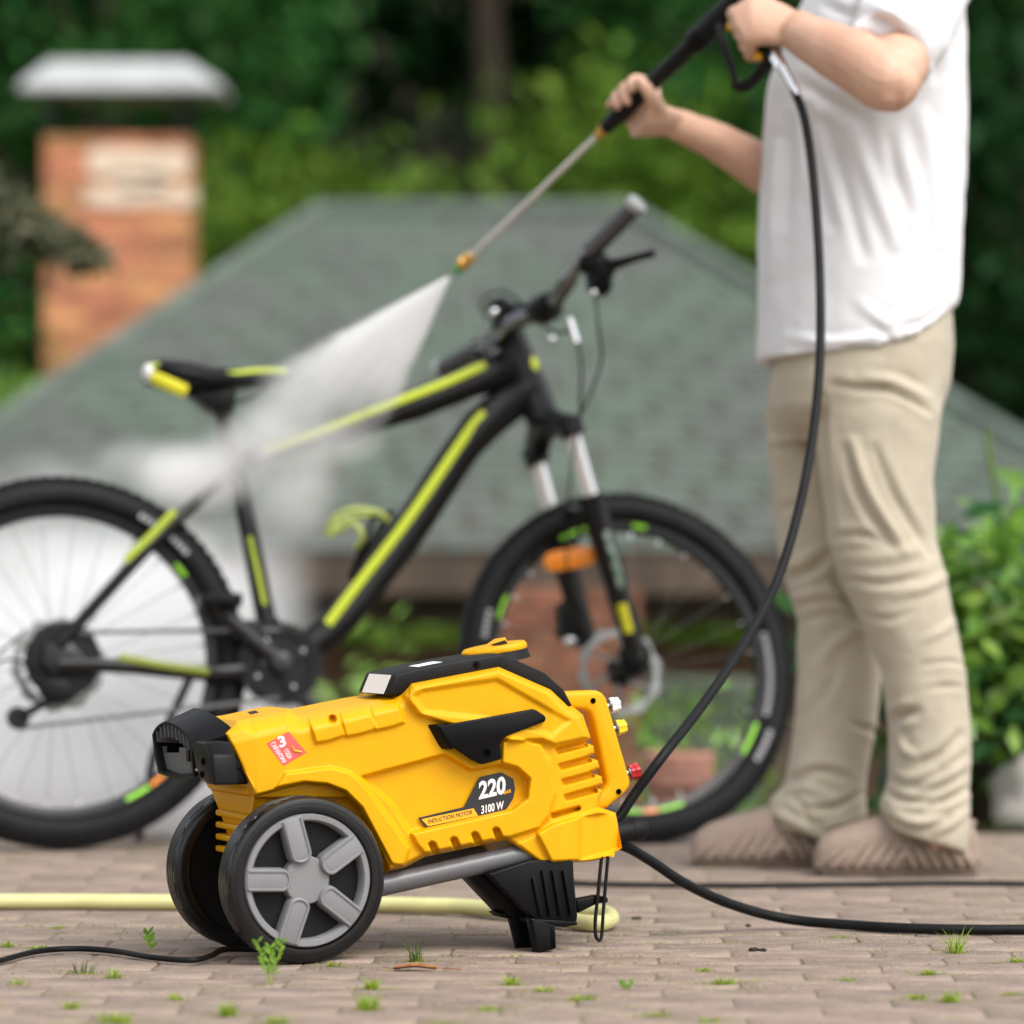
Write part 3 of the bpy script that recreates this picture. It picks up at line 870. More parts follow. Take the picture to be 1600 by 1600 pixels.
def washer():
    o = thing('pressure_washer', WF.O, 'yellow and black electric pressure washer standing on two wheels and a black leg', 'pressure washer')
    sh = body_shell(o)
    P = WF.P
    # lower housing between the wheels with cooling fins
    def pr(name, pts, v0, v1, m, par=o, bev=.003, seg=2):
        mb = MB(); mb.prism([P(x, y, v0) for x, y in pts], WF.N * (v1 - v0)); return mb.build(name, m, par, bevel=bev, seg=seg)
    def u_pr(pts, v0, v1, mb):
        """outline given on depth v0, pushed to v1"""
        mb.prism([P(x, y, v0) for x, y in pts], WF.N * (v1 - v0))
    mb = MB()
    u_pr([(396, 1238), (393, 1258), (400, 1300), (400, 1420), (430, 1440), (600, 1400), (600, 1240)], .085, .195, mb)
    u_pr([(388, 1222), (382, 1240), (394, 1246), (600, 1246), (600, 1222)], .06, .22, mb)
    for y in (1273, 1292, 1311, 1330):
        u_pr([(384, y), (384, y + 10), (410, y + 10), (410, y)], .075, .205, mb)
    u_pr([(380, 1360), (384, 1400), (410, 1404), (410, 1352)], .09, .19, mb)
    u_pr([(392, 1408), (398, 1440), (430, 1452), (430, 1404)], .09, .19, mb)
    mb.build('motor_housing', M['yellow'], o, bevel=.003)

    # ---- black top cover
    cov = [(604, 1086), (617, 1054), (642, 1047), (712, 1033), (786, 1021), (853, 1052), (882, 1078), (896, 1104), (888, 1103), (861, 1081), (777, 1045), (645, 1071), (633, 1087)]
    mb = MB(); v0, v1 = .058, 2 * WM - .058
    cham = [(x + (2 if y > 1060 else 0), y) for x, y in cov]
    q = [P(x, y, v0) for x, y in cov]
    mb.prism(q, WF.N * .112)
    ins = [(612, 1084), (626, 1058), (690, 1050), (779, 1035), (850, 1068), (872, 1088), (640, 1084)]
    tc = mb.build('top_cover', M['black'], o, bevel=.006, seg=3)
    for sx, sy in ((744, 1038.5),):
        MB().lathe(P(sx, sy, v0 + .001), -WF.N, [(.0001, .0035), (.0042, .0035), (.0056, .002), (.0058, 0)], 16).build('screw', M['satin'], tc)
        s = MB(); c = P(sx, sy, v0 - .0028); s.box(c, WF.U * .003, WF.W * .0007, WF.N * .0006); s.box(c, WF.U * .0007, WF.W * .003, WF.N * .00055); s.build('screw_slot_shade', M['dark'], tc)
    # white rating label round the left end of the cover and small one on top
    l0, l1 = WF.inv(P(604, 1086, v0)), WF.inv(P(617, 1054, v0))
    def endpt(t, v): return WF.L(l0[0] + (l1[0] - l0[0]) * t - .0012, v, l0[2] + (l1[2] - l0[2]) * t + .0005)
    MB().prism([endpt(.03, .067), endpt(.95, .067), endpt(.95, .150), endpt(.03, .150)], -WF.U * .0006).build('rating_label', M['white'], tc)
    tp = [WF.inv(P(x, y, v0)) for x, y in ((660, 1043.6), (698, 1036))]
    MB().prism([WF.L(u, v, z + .0008) for (u, _, z), v in ((tp[0], .075), (tp[1], .075), (tp[1], .11), (tp[0], .11))], WF.W * .0006).build('spec_label', M['white'], tc)
    # yellow rotary switch on top, black pedestal beneath
    a, b = WF.inv(P(755, 1026, WM)), WF.inv(P(815, 1016, WM))
    cu, cz = (WF.inv(P(780, 1013, WM))[0], WF.inv(P(780, 1013, WM))[2])
    sl = Vector((math.cos(R(8)), 0, math.sin(R(8)))); ax = (WF.W * math.cos(R(9)) - WF.U * math.sin(R(9))).normalized()
    al = (WF.U * math.cos(R(9)) + WF.W * math.sin(R(9))).normalized()
    c = WF.L(cu, WM, cz)
    mb = MB(); mb.lathe(c - ax * .018, ax, [(.044, 0), (.040, .014), (.036, .016)], 40); mb.build('switch_base', M['black'], o, ang=30)
    def oval(k, h, sx=1.0):
        out = []
        for i in range(40):
            t = i / 40 * 6.2832; x, y = math.cos(t), math.sin(t)
            ex = -.060 * k * sx if x < 0 else .042 * k
            out.append(c + al * (ex * abs(x) ** (1.25 if x < 0 else .9)) + WF.N * (y * .040 * k * (abs(y) ** .15)) + ax * h)
        return out
    kn = MB(); kn.loft([oval(.96, -.006), oval(1, -.002), oval(1, .002), oval(.93, .006)])
    sw = kn.build('rotary_switch', M['yellow'], o, ang=40)
    rg = MB()
    def tri(h, k): return [c + al * (-.035 * k) + ax * h, c + al * (.004 * k) - WF.N * (.022 * k) + ax * (h + .011 * k), c + al * (.013 * k) + ax * (h + .012 * k), c + al * (.004 * k) + WF.N * (.022 * k) + ax * (h + .011 * k)]
    rg.prism(tri(.003, 1), -ax * .006, None); rg.build('switch_grip', M['yellow'], sw, bevel=.0025)
    MB().prism([p - WF.N * .0012 - al * .0 for p in (c + al * (-.020) - WF.N * .0128 + ax * .0085, c + al * (.001) - WF.N * .0225 + ax * .0125, c + al * (.006) - WF.N * .0195 + ax * .0065, c + al * (-.012) - WF.N * .0165 + ax * .0065)], WF.N * .002).build('grip_recess', M['ink'], sw)

    # ---- black hook for the hose on the flank
    hk = MB()
    outline = [(684, 1134), (834, 1107), (853, 1119), (853, 1127), (790, 1151), (782, 1162), (785, 1186), (752, 1195), (735, 1187), (704, 1166)]
    c0 = [P(x, y, .018) for x, y in outline]; c1 = [P(x, y, .045) for x, y in [(690, 1136), (832, 1110), (848, 1119), (848, 1127), (788, 1149), (777, 1162), (781, 1184), (752, 1192), (735, 1184), (706, 1164)]]
    hk.prism(c0, None or (0, 0, 0), c1)
    hook = hk.build('hose_hook', M['satin'], o, bevel=.003)
    MB().prism([P(x, y, .022) for x, y in ((682, 1133), (698, 1131), (714, 1166), (706, 1172), (700, 1165))], WF.N * .02 - WF.U * .012).build('hook_edge', M['satin'], hook, bevel=.002)
    MB().lathe(P(760.5, 1176, .0195), WF.N, [(.0001, -.0028), (.0052, -.0028), (.0058, 0)], 16).build('bolt_hole_shade', M['dark'], hook)

    # ---- carrying handle at the right end
    ou = [(880, 1081), (934, 1079), (943, 1082), (949, 1092), (986, 1219), (986, 1229), (979, 1238), (951, 1262), (930, 1266)]
    inn = [(930, 1248), (939, 1240), (948, 1230), (949, 1220), (929, 1128), (924, 1115), (917, 1109), (896, 1107), (882, 1104)]
    mb = MB(); mb.prism([P(x, y, .10) for x, y in ou + inn], WF.N * .034)
    hd = mb.build('carry_handle', M['yellow'], o, bevel=.007, seg=3)
    for x, y in ((927, 1095), (967, 1237)):
        MB().lathe(P(x, y, .0988), WF.N, [(.0040, 0), (.0044, .0005), (.0038, .002), (.0001, .002)], 16).build('screw_hole_shade', M['dark'], hd)

    # ---- recoil of the black tool holder at the left end: a box open to the left with a ribbed arched top
    u0 = -.150
    arch = [(303, 1214), (300, 1180), (302, 1165), (297, 1154), (290, 1145.5), (282, 1138), (273, 1132), (266, 1128.8), (259, 1127.5), (252, 1129.5), (246, 1133.5), (241, 1140), (237.5, 1148), (242, 1185), (247, 1208), (271, 1217)]
    ring0 = [on_u(x, y, u0) for x, y in arch]
    ring0l = [WF.inv(p) for p in ring0]
    def shifted(k, inset):
        cu_ = sum(r[1] for r in ring0l) / len(ring0l); cz_ = sum(r[2] for r in ring0l) / len(ring0l)
        out = []
        for (u, v, z) in ring0l:
            ss = 1 - inset
            lean = (z - ring0l[0][2]) * -.62
            out.append(WF.L(u0 + k * (.088 + lean), cu_ + (v - cu_) * ss, cz_ + (z - cz_) * ss + k * .018))
        return out
    mb = MB(); mb.loft([shifted(0, 0), shifted(.5, -.015), shifted(1.0, -.03)], cap=False)
    mb.loft([shifted(0, .09), shifted(.86, .07)], cap=False)
    n = len(arch)
    a_, b_ = shifted(0, 0), shifted(0, .09)
    mb.add(a_ + b_, [(i, (i + 1) % n, (i + 1) % n + n, i + n) for i in range(n)])
    bk = shifted(.86, .07); mb.add(bk, [tuple(range(n))])
    ho = MB(); ho.v, ho.f, ho.mi = mb.v, mb.f, mb.mi
    hold = ho.build('tool_holder', M['satin'], o, ang=32)
    mb = MB(); mb.prism([on_u(x, y, u0 - .0015) for x, y in ((299, 1164), (306, 1158), (322, 1160), (331, 1180), (335, 1227), (313, 1219), (305, 1198))], WF.U * .035); mb.build('holder_post', M['satin'], hold, bevel=.003)
    # near cheek with a raised block and a screw hole
    ch = MB(); ch.prism([P(x, y, .045) for x, y in ((312, 1166), (346, 1156), (368, 1174), (392, 1226), (334, 1227), (318, 1214))], WF.N * .03)
    ch.build('holder_cheek', M['satin'], hold, bevel=.006, seg=3)
    ck = MB(); ck.prism([P(x, y, .041) for x, y in ((338, 1182), (366, 1177), (380, 1200), (352, 1212), (338, 1205))], WF.N * .01); ck.build('cheek_pad', M['satin'], hold, bevel=.003)
    for (x, y) in ((318, 1190), (316, 1210)):
        MB().lathe(on_u(x, y, u0 - .0015), -WF.U, [(.0001, .002), (.0045, .002), (.005, 0)], 14).build('screw_hole_shade', M['dark'], hold)
    # ribs under the arch and the stepped inner plate
    for k, (x, yt) in enumerate(((245, 1139), (251, 1134), (257, 1131), (263, 1131), (269, 1133), (275, 1136), (281, 1141), (287, 1146), (293, 1152))):
        t, b2 = WF.inv(on_u(x, yt, u0 + .002)), WF.inv(on_u(x + 1, yt + 24, u0 + .002))
        mb = MB(); mb.prism([WF.L(u0 + .001, t[1], t[2]), WF.L(u0 + .05, t[1], t[2] + .008), WF.L(u0 + .05, t[1], b2[2]), WF.L(u0 + .003, t[1], b2[2] + .003)], WF.N * .0026)
        mb.build('rib', M['rib'], hold)
    st = [(246, 1166), (257, 1166), (257, 1176), (280, 1176), (280, 1168), (291, 1168), (291, 1190), (300, 1190), (300, 1213), (250, 1207)]
    mb = MB(); mb.prism([on_u(x, y, u0 + .011) for x, y in st], WF.U * .004); mb.build('inner_plate', M['rib'], hold)
    mb = MB(); mb.prism([on_u(x, y, u0 + .003) for x, y in ((300, 1202), (310, 1201), (310, 1204), (301, 1205))], WF.U * .01); mb.build('clip', M['whip'], hold)

    # ---- frame tubes, handle end grip
    for v in (.055, 2 * WM - .055):
        a, b = WF.inv(P(560, 1392, .055)), WF.inv(P(832, 1331, .055))
        MB().tube([WF.L(a[0], v, a[2]), WF.L(b[0], v, b[2])], .0152, 20).build('frame_tube', M['tubegrey'], o)
    g0, g1 = P(945, 1305, .10), P(1006, 1294, .10)
    dgr = (g1 - g0).normalized()
    mb = MB(); mb.lathe(g0, dgr, [(.0150, 0), (.0150, .043), (.0156, .0435), (.0165, .050), (.0160, .062), (.012, .068), (.0001, .069)], 24)
    mb.build('handle_end_grip', M['rubber'], o)

    # ---- supporting leg
    lg = MB()
    lg.prism([P(x, y, .028) for x, y in ((763, 1366), (830, 1344), (895, 1344), (903, 1430), (902, 1440), (868, 1448), (836, 1438))], WF.N * .022)
    lg.prism([P(x, y, .07) for x, y in ((737, 1368), (826, 1338), (896, 1340), (900, 1426), (842, 1440), (797, 1431))], WF.N * .06)
    lg.prism([P(x, y, .016) for x, y in ((830, 1434), (868, 1446), (870, 1482), (841, 1490), (838, 1476))], WF.N * .022)
    lg.prism([P(x, y, .016) for x, y in ((856, 1444), (868, 1446), (870, 1482), (858, 1486))], WF.N * .085)
    lg.prism([P(x, y, .085) for x, y in ((797, 1420), (833, 1430), (838, 1482), (829, 1487), (814, 1487))], WF.N * .022)
    lg.prism([P(x, y, .08) for x, y in ((783, 1428), (800, 1424), (800, 1435), (793, 1436))], WF.N * .05)
    leg = lg.build('support_leg', M['satin'], o, bevel=.0025)
    for x in (836, 851, 867, 884):
        t = MB(); t.prism([P(a, b, .0225) for a, b in ((x - 4, 1360 if x > 836 else 1372), (x + 1, 1360 if x > 836 else 1372), (x + 14, 1430), (x + 8, 1433))], WF.N * .008); t.build('leg_rib', M['satin'], leg, bevel=.0012)
    t = MB(); t.prism([P(a, b, .024) for a, b in ((834, 1436), (902, 1440), (903, 1445), (882, 1449), (836, 1445))], WF.N * .11); t.build('leg_flange', M['satin'], leg, bevel=.0015)
    t = MB(); t.prism([P(a, b, .06) for a, b in ((900, 1406), (936, 1399), (950, 1402), (951, 1410), (934, 1412), (904, 1427))], WF.N * .02); t.build('strap_bracket', M['satin'], leg, bevel=.002)
    # rubber strap hanging from the body round the bracket
    s0 = [P(940, 1338, .056), P(934, 1400, .056), P(930, 1440, .056), P(931, 1462, .056), P(936, 1469, .056), P(940, 1462, .056), P(943, 1420, .056), P(950, 1338, .056)]
    MB().tube(smooth_path(s0, 6), .0026, 8).build('rubber_strap', M['rubber'], o)

    # ---- wheels
    for k, vv in enumerate((0.0, .228)):
        W_(o, vv, k)

    # ---- decals
    fv = .0485
    def decal(pts, m, name, par=sh, v=fv, off=.0008):
        return MB().prism([P(x, y, v - off) for x, y in pts], WF.N * .0006).build(name, m, par)
    decal([(653, 1278), (725, 1261), (745, 1222), (750, 1214), (783, 1206.5), (802, 1217), (805, 1232), (802, 1247), (793, 1262), (780, 1272), (741, 1283), (666, 1294)], M['ink'], 'power_label', v=.0455)
    decal([(658.5, 1280), (740, 1263), (747, 1274.5), (669, 1291)], M['amber'], 'motor_strip', v=.0448)
    def text(txt, p0, p1, h, m, name, v, bold=.0, sx=1.0, sh_=0.0, par=None):
        """lettering from photo pixel p0 to p1 along the baseline, cap height h photo pixels"""
        a, b = P(*p0, v), P(*p1, v); up0 = P(p0[0], p0[1] - h, v) - a
        me = text_mesh(txt, 1.0, bold=bold)
        xs = [q.co.x for q in me.vertices]; ys = [q.co.y for q in me.vertices]
        x0, x1, y1 = min(xs), max(xs), max(ys); y0 = 0
        e = b - a
        for q in me.vertices:
            s, t = (q.co.x - x0) / (x1 - x0), (q.co.y - y0) / (y1 - y0)
            q.co = a + e * s + up0 * t + e * (sh_ * t) - WF.N * (.0003 if q.co.z > 0 else 0)
        return link(name, me, m, par)
    pl = [c for c in sh.children if c.name.startswith('power_label')][0]
    text('220', (748, 1248), (790, 1238.5), 27, M['white'], 'lettering', .0440, bold=.036, par=sh)
    text('BAR', (787, 1241), (799, 1238), 5.5, M['amber'], 'lettering', .0438, bold=.03, par=sh)
    text('3100 W', (752, 1271.5), (787, 1263.5), 12.5, M['white'], 'lettering', .0440, bold=.022, par=sh)
    text('INDUCTION MOTOR', (669.5, 1287), (738, 1272), 6.6, M['ink'], 'lettering', .0438, bold=-.004, par=sh)
    # red warranty sticker
    sv = .0365
    decal([(416, 1162), (451, 1143), (479, 1176), (443, 1197)], M['red'], 'warranty_sticker', v=sv)
    def text2(txt, p0, p1, upv, m, v, bold):
        a, b = P(*p0, v), P(*p1, v); up0 = P(p0[0] + upv[0], p0[1] + upv[1], v) - a
        me = text_mesh(txt, 1.0, bold=bold)
        xs = [q.co.x for q in me.vertices]; ys = [q.co.y for q in me.vertices]; x0, x1, y1 = min(xs), max(xs), max(ys)
        for q in me.vertices:
            q.co = a + (b - a) * ((q.co.x - x0) / (x1 - x0)) + up0 * (q.co.y / y1) - WF.N * (.0003 if q.co.z > 0 else 0)
        link('lettering', me, m, sh)
    tv = sv - .0014
    text2('3', (437, 1168), (448, 1164), (-4.5, -16), M['white'], tv, .03)
    return o, sh, text2, decal, tv

def W_(o, v0, k):
    cen = WF.P(482, 1376, 0); u, _, z = WF.inv(cen)
    Rr = z                                         # rests on the ground
    c = WF.L(u, v0, z); N = WF.N; wd = .052
    wh = MB().lathe(c, N, [(.020, .010), (.020, wd + .02)], 18).build('wheel', M['satin'], o)
    k1 = Rr / .1166
    prof = [(.0945, .004), (.0965, .001), (.108, .0), (.1135, .002), (.1160, .006), (.1166, .010), (.1166, .015), (.1152, .016), (.1152, .018), (.1166, .019), (.1166, .0245), (.1150, .0255), (.1150, .0275), (.1166, .0285),
            (.1166, .035), (.1152, .036), (.1152, .038), (.1166, .039), (.1164, .045), (.1135, .050), (.108, .052), (.0965, .051), (.0945, .048)]
    t = MB(); t.lathe(c, N, [(r * k1, h) for r, h in prof], 96, True); t.build('tyre', M['tyre'], wh, ang=28)
    # oval grooves along the tread
    gv = MB()
    x = N.orthogonal().normalized(); y = N.cross(x)
    for i in range(18):
        a0 = i / 18 * 6.2832
        pts = []
        for j in range(9):
            a = a0 + .03 + j / 8 * .22; pts.append(c + (x * math.cos(a) + y * math.sin(a)) * (.1162 * k1) + N * (.0120 + .003 * math.sin(j / 8 * 6.28)))
        gv.tube(pts, .0015, 5)
    gv.build('tread_groove', M['tyre'], wh)
    ln = MB(); ln.lathe(c, N, [(.1065, .0006), (.1068, -.0004), (.1073, -.0004), (.1076, .0006)], 96, True); ln.build('sidewall_line', M['rubber'], wh)
    s = 1 if v0 < .1 else -1
    f = (lambda h: h) if s == 1 else (lambda h: wd - h)
    ds = MB(); ds.lathe(c, N, [(.0001, f(.020)), (.0945, f(.020)), (.0945, f(.026)), (.0001, f(.026))], 64); ds.build('hub_disc', M['black'], wh)
    rg = MB(); rg.lathe(c, N, [(.0930, f(.020)), (.0930, f(.0025)), (.0915, f(.0005)), (.0850, f(.0008)), (.0825, f(.004)), (.0815, f(.020))], 96, True); rg.build('rim', M['grey'], wh, ang=40)
    hb = MB(); hb.lathe(c, N, [(.0345, f(.020)), (.0335, f(.0065)), (.0315, f(.0045)), (.0001, f(.0040))], 48); hb.build('hub', M['grey'], wh)
    for i in range(5):
        a = R(178 - 72 * i)
        d = WF.U * math.cos(a) + WF.W * math.sin(a); e = -WF.U * math.sin(a) + WF.W * math.cos(a)
        hw = .0155
        def prof_(wd_, r0, r1):
            pts = [d * r1 + e * wd_, d * r1 - e * wd_]
            for j in range(9):
                t_ = math.pi * j / 8
                pts.append(d * (r0 + wd_ * .75 - wd_ * .75 * math.sin(t_)) - e * (wd_ * math.cos(t_)))
            return pts
        sp = MB(); p0 = prof_(hw, .026, .0905); p1 = prof_(hw + .002, .024, .0905)
        sp.prism([c + q + N * f(-.0012) for q in p0], None or N, [c + q + N * f(.018) for q in p1])
        so = sp.build('spoke', M['grey'], wh, bevel=.0015)
        rim_ = prof_(hw - .0028, .0285, .0885); rim_ = rim_[1:] + [rim_[0]]
        MB().tube([c + q + N * f(-.0012) for q in rim_], .0022, 6).build('spoke_edge', M['grey'], wh)

M['rib'] = mat('dark_grey_plastic', (.10, .10, .103), .5)
WASH, SHELL, TEXT2, DECAL, TV = washer()
# remaining sticker print: two words and the tick
TEXT2('ГОДА', (443.5, 1173.5), (452, 1187), (5.2, -4.2), M['white'], TV, .02)
TEXT2('ГАРАНТИИ', (422.5, 1163), (441.5, 1193.5), (6.4, -4.4), M['white'], TV, .02)
TK = MB(); TK.tube([WF.P(456.5, 1165.5, TV), WF.P(459.5, 1173, TV), WF.P(471.5, 1175, TV)], .0016, 6); TK.build('tick_mark', M['amber'], SHELL)
DECAL([(386, 1112.5), (399, 1110), (405, 1113.5), (392, 1116.5)], M['ink'], 'small_print', v=.098)

def spray_tip(px, py, m, label, red=False):
    a = WF.P(px - 7, py + 1.5, .14); d = (WF.U * .99 + WF.W * .17).normalized()
    o = thing('spray_nozzle', a, label, 'nozzle', 'quick change nozzles held in the handle')
    MB().lathe(a - d * .012, d, [(.0055, 0), (.0055, .014), (.0095, .0145), (.0095, .017)], 16).build('shank', M['silver'], o)
    mb = MB(); rings = []
    for h, k in ((.016, 1.0), (.0225, 1.0), (.024, .90 if not red else 1.12), (.030, .90 if not red else 1.15), (.0305, .6)):
        x = WF.N; y = d.cross(x)
        rings.append([a - d * .012 + d * h + (x * math.cos(i / 24 * 6.2832) + y * math.sin(i / 24 * 6.2832)) * (.0118 * k * (1 if (i // 2) % 2 else .88)) for i in range(24)])
    mb.loft(rings); mb.build('cap', m, o, ang=25)
spray_tip(956, 1102, M['whip'], 'white nozzle, topmost of the three in the yellow carry handle')
spray_tip(966, 1137, M['yelp'], 'yellow nozzle, middle one of the three in the yellow carry handle')
spray_tip(986, 1207, M['redp'], 'red nozzle, lowest of the three in the yellow carry handle', True)
# ------------------------------------------------------------------ mountain bike
BH = .014
O_b = at(100, 900, 6.95); O_b.z = BH
BF = Frame(O_b, R(14), R(8))
BR = .364

def bike_wheel(root, fr, cen, name, front):
    """wheel in the plane of frame fr about the world point cen"""
    N, U, Wv = fr.N, fr.U, fr.W
    wh = MB().lathe(cen - N * .05, N, [(.0085, 0), (.0085, .10)], 12).build(name, M['darkmetal'], root)
    RIM = .303
    # tyre with knobs
    prof = []
    for i in range(15):
        a = math.pi * (-.62 + 1.24 * i / 14)
        prof.append((RIM + .024 + .0345 * math.cos(a) , .029 * math.sin(a)))
    t = MB(); t.lathe(cen, N, prof + [(RIM - .002, .012), (RIM - .002, -.012)], 96, True)
    t.build('tyre', M['rubber'], wh, ang=60)
    kb = MB()
    for i in range(84):
        a = i / 84 * 6.2832
        for k, off in ((0, -.012), (0, .012), (1, -.023), (1, .023)):
            b = a + (.037 if k else 0); d = U * math.cos(b) + Wv * math.sin(b); e = -U * math.sin(b) + Wv * math.cos(b)
            r = RIM + .024 + (.0345 if not k else .0265)
            kb.box(cen + d * (r - .0022) + N * off, d * .0016, e * .0085, N * (.0058 if not k else .0046))
    kb.build('tread_knobs', M['rubber'], wh)['kind'] = 'stuff'
    rm = MB(); rm.lathe(cen, N, [(RIM + .004, -.0125), (RIM + .004, .0125), (RIM - .004, .0125), (RIM - .020, .008), (RIM - .020, -.008), (RIM - .004, -.0125)], 96, True)
    rm.build('rim', M['darkmetal'] if False else M['bikeblack'], wh, ang=25)
    hb = MB(); hb.lathe(cen, N, [(.020, -.046), (.030, -.044), (.030, -.038), (.019, -.034), (.019, .034), (.032, .038), (.032, .044), (.018, .046)], 24); hb.build('hub', M['darkmetal'], wh)
    me = MB().tube([(0, 0, 0), (0, 0, 1)], .0007, 5).mesh('spoke'); me.materials.append(M['spokem'])
    for i in range(28):
        a = (i + .5) / 28 * 6.2832; sgn = 1 if i % 2 else -1; b = a + (.42 if (i // 2) % 2 else -.42)
        p0 = cen + (U * math.cos(b) + Wv * math.sin(b)) * .030 + N * (.038 * sgn); p1 = cen + (U * math.cos(a) + Wv * math.sin(a)) * (RIM - .018)
        s = bpy.data.objects.new('spoke', me); COL.objects.link(s); s.parent = wh
        s.matrix_local = Matrix.Translation(p0 - base_of(wh)) @ (p1 - p0).to_track_quat('Z', 'Y').to_matrix().to_4x4() @ Matrix.Diagonal((1, 1, (p1 - p0).length, 1))
    nip = MB()
    for i in range(28):
        a = (i + .5) / 28 * 6.2832; d = U * math.cos(a) + Wv * math.sin(a); nip.tube([cen + d * (RIM - .034), cen + d * (RIM - .018)], .0028, 6)
    nip.build('nipples', M['chrome'], wh)['kind'] = 'stuff'
    def arc(a0, a1, r0, r1, off, m, nm):
        n = 10; mb = MB(); q = []
        for i in range(n + 1):
            a = R(a0 + (a1 - a0) * i / n); d = U * math.cos(a) + Wv * math.sin(a)
            q.append((cen + d * r0 - N * off[0], cen + d * r1 - N * off[1]))
        for i in range(n):
            mb.prism([q[i][0], q[i + 1][0], q[i + 1][1], q[i][1]], -N * .0008)
        mb.build(nm, m, wh)
    # decals on the near side of rim and sidewall
    ro = (.0105, .0130)
    rim_dec = ([(98, 116, 'green'), (150, 160, 'green'), (262, 270, 'green'), (270.5, 277, 'orange'), (277.5, 288, 'green'), (322, 336, 'green'), (78, 84, 'green')] if front else
               [(120, 126, 'green'), (127, 139, 'orange'), (294, 304, 'green'), (305, 311, 'orange'), (312, 330, 'green'), (34, 40, 'green')])
    for a0, a1, c in rim_dec: arc(a0, a1, RIM - .0125, RIM - .0045, ro, M[c], 'rim_decal')
    for a0, a1 in ([(159, 172), (-38, -24), (-20, 14)] if front else [(40, 62), (200, 216)]):
        r0, r1 = (RIM + .013, RIM + .024) if not (front and a0 == -20) else (RIM - .003, RIM + .007)
        # blocky worn lettering, kept as a row of short strokes
        k = int((a1 - a0) / 2.2)
        for i in range(k):
            arc(a0 + i * 2.2, a0 + i * 2.2 + 1.5, r0, r1, (.0300, .0305) if r0 > RIM else (.0215, .0255), M['greyprint'], 'tyre_print')
    return wh

M['limedim'] = mat('dimmer_lime', (.34, .42, .02), .4)  # seat stay and seat tube stripes, the lime in a dimmer tone
M['limeshade'] = mat('shaded_lime_paint', (.19, .235, .015), .4)  # chain stay stripe: the same lime with its shade put into the colour
M['spokem'] = mat('dull_spoke_metal', (.12, .12, .12), .5, metal=.5)
M['greyprint'] = mat('grey_tyre_print', (.36, .36, .37), .6)

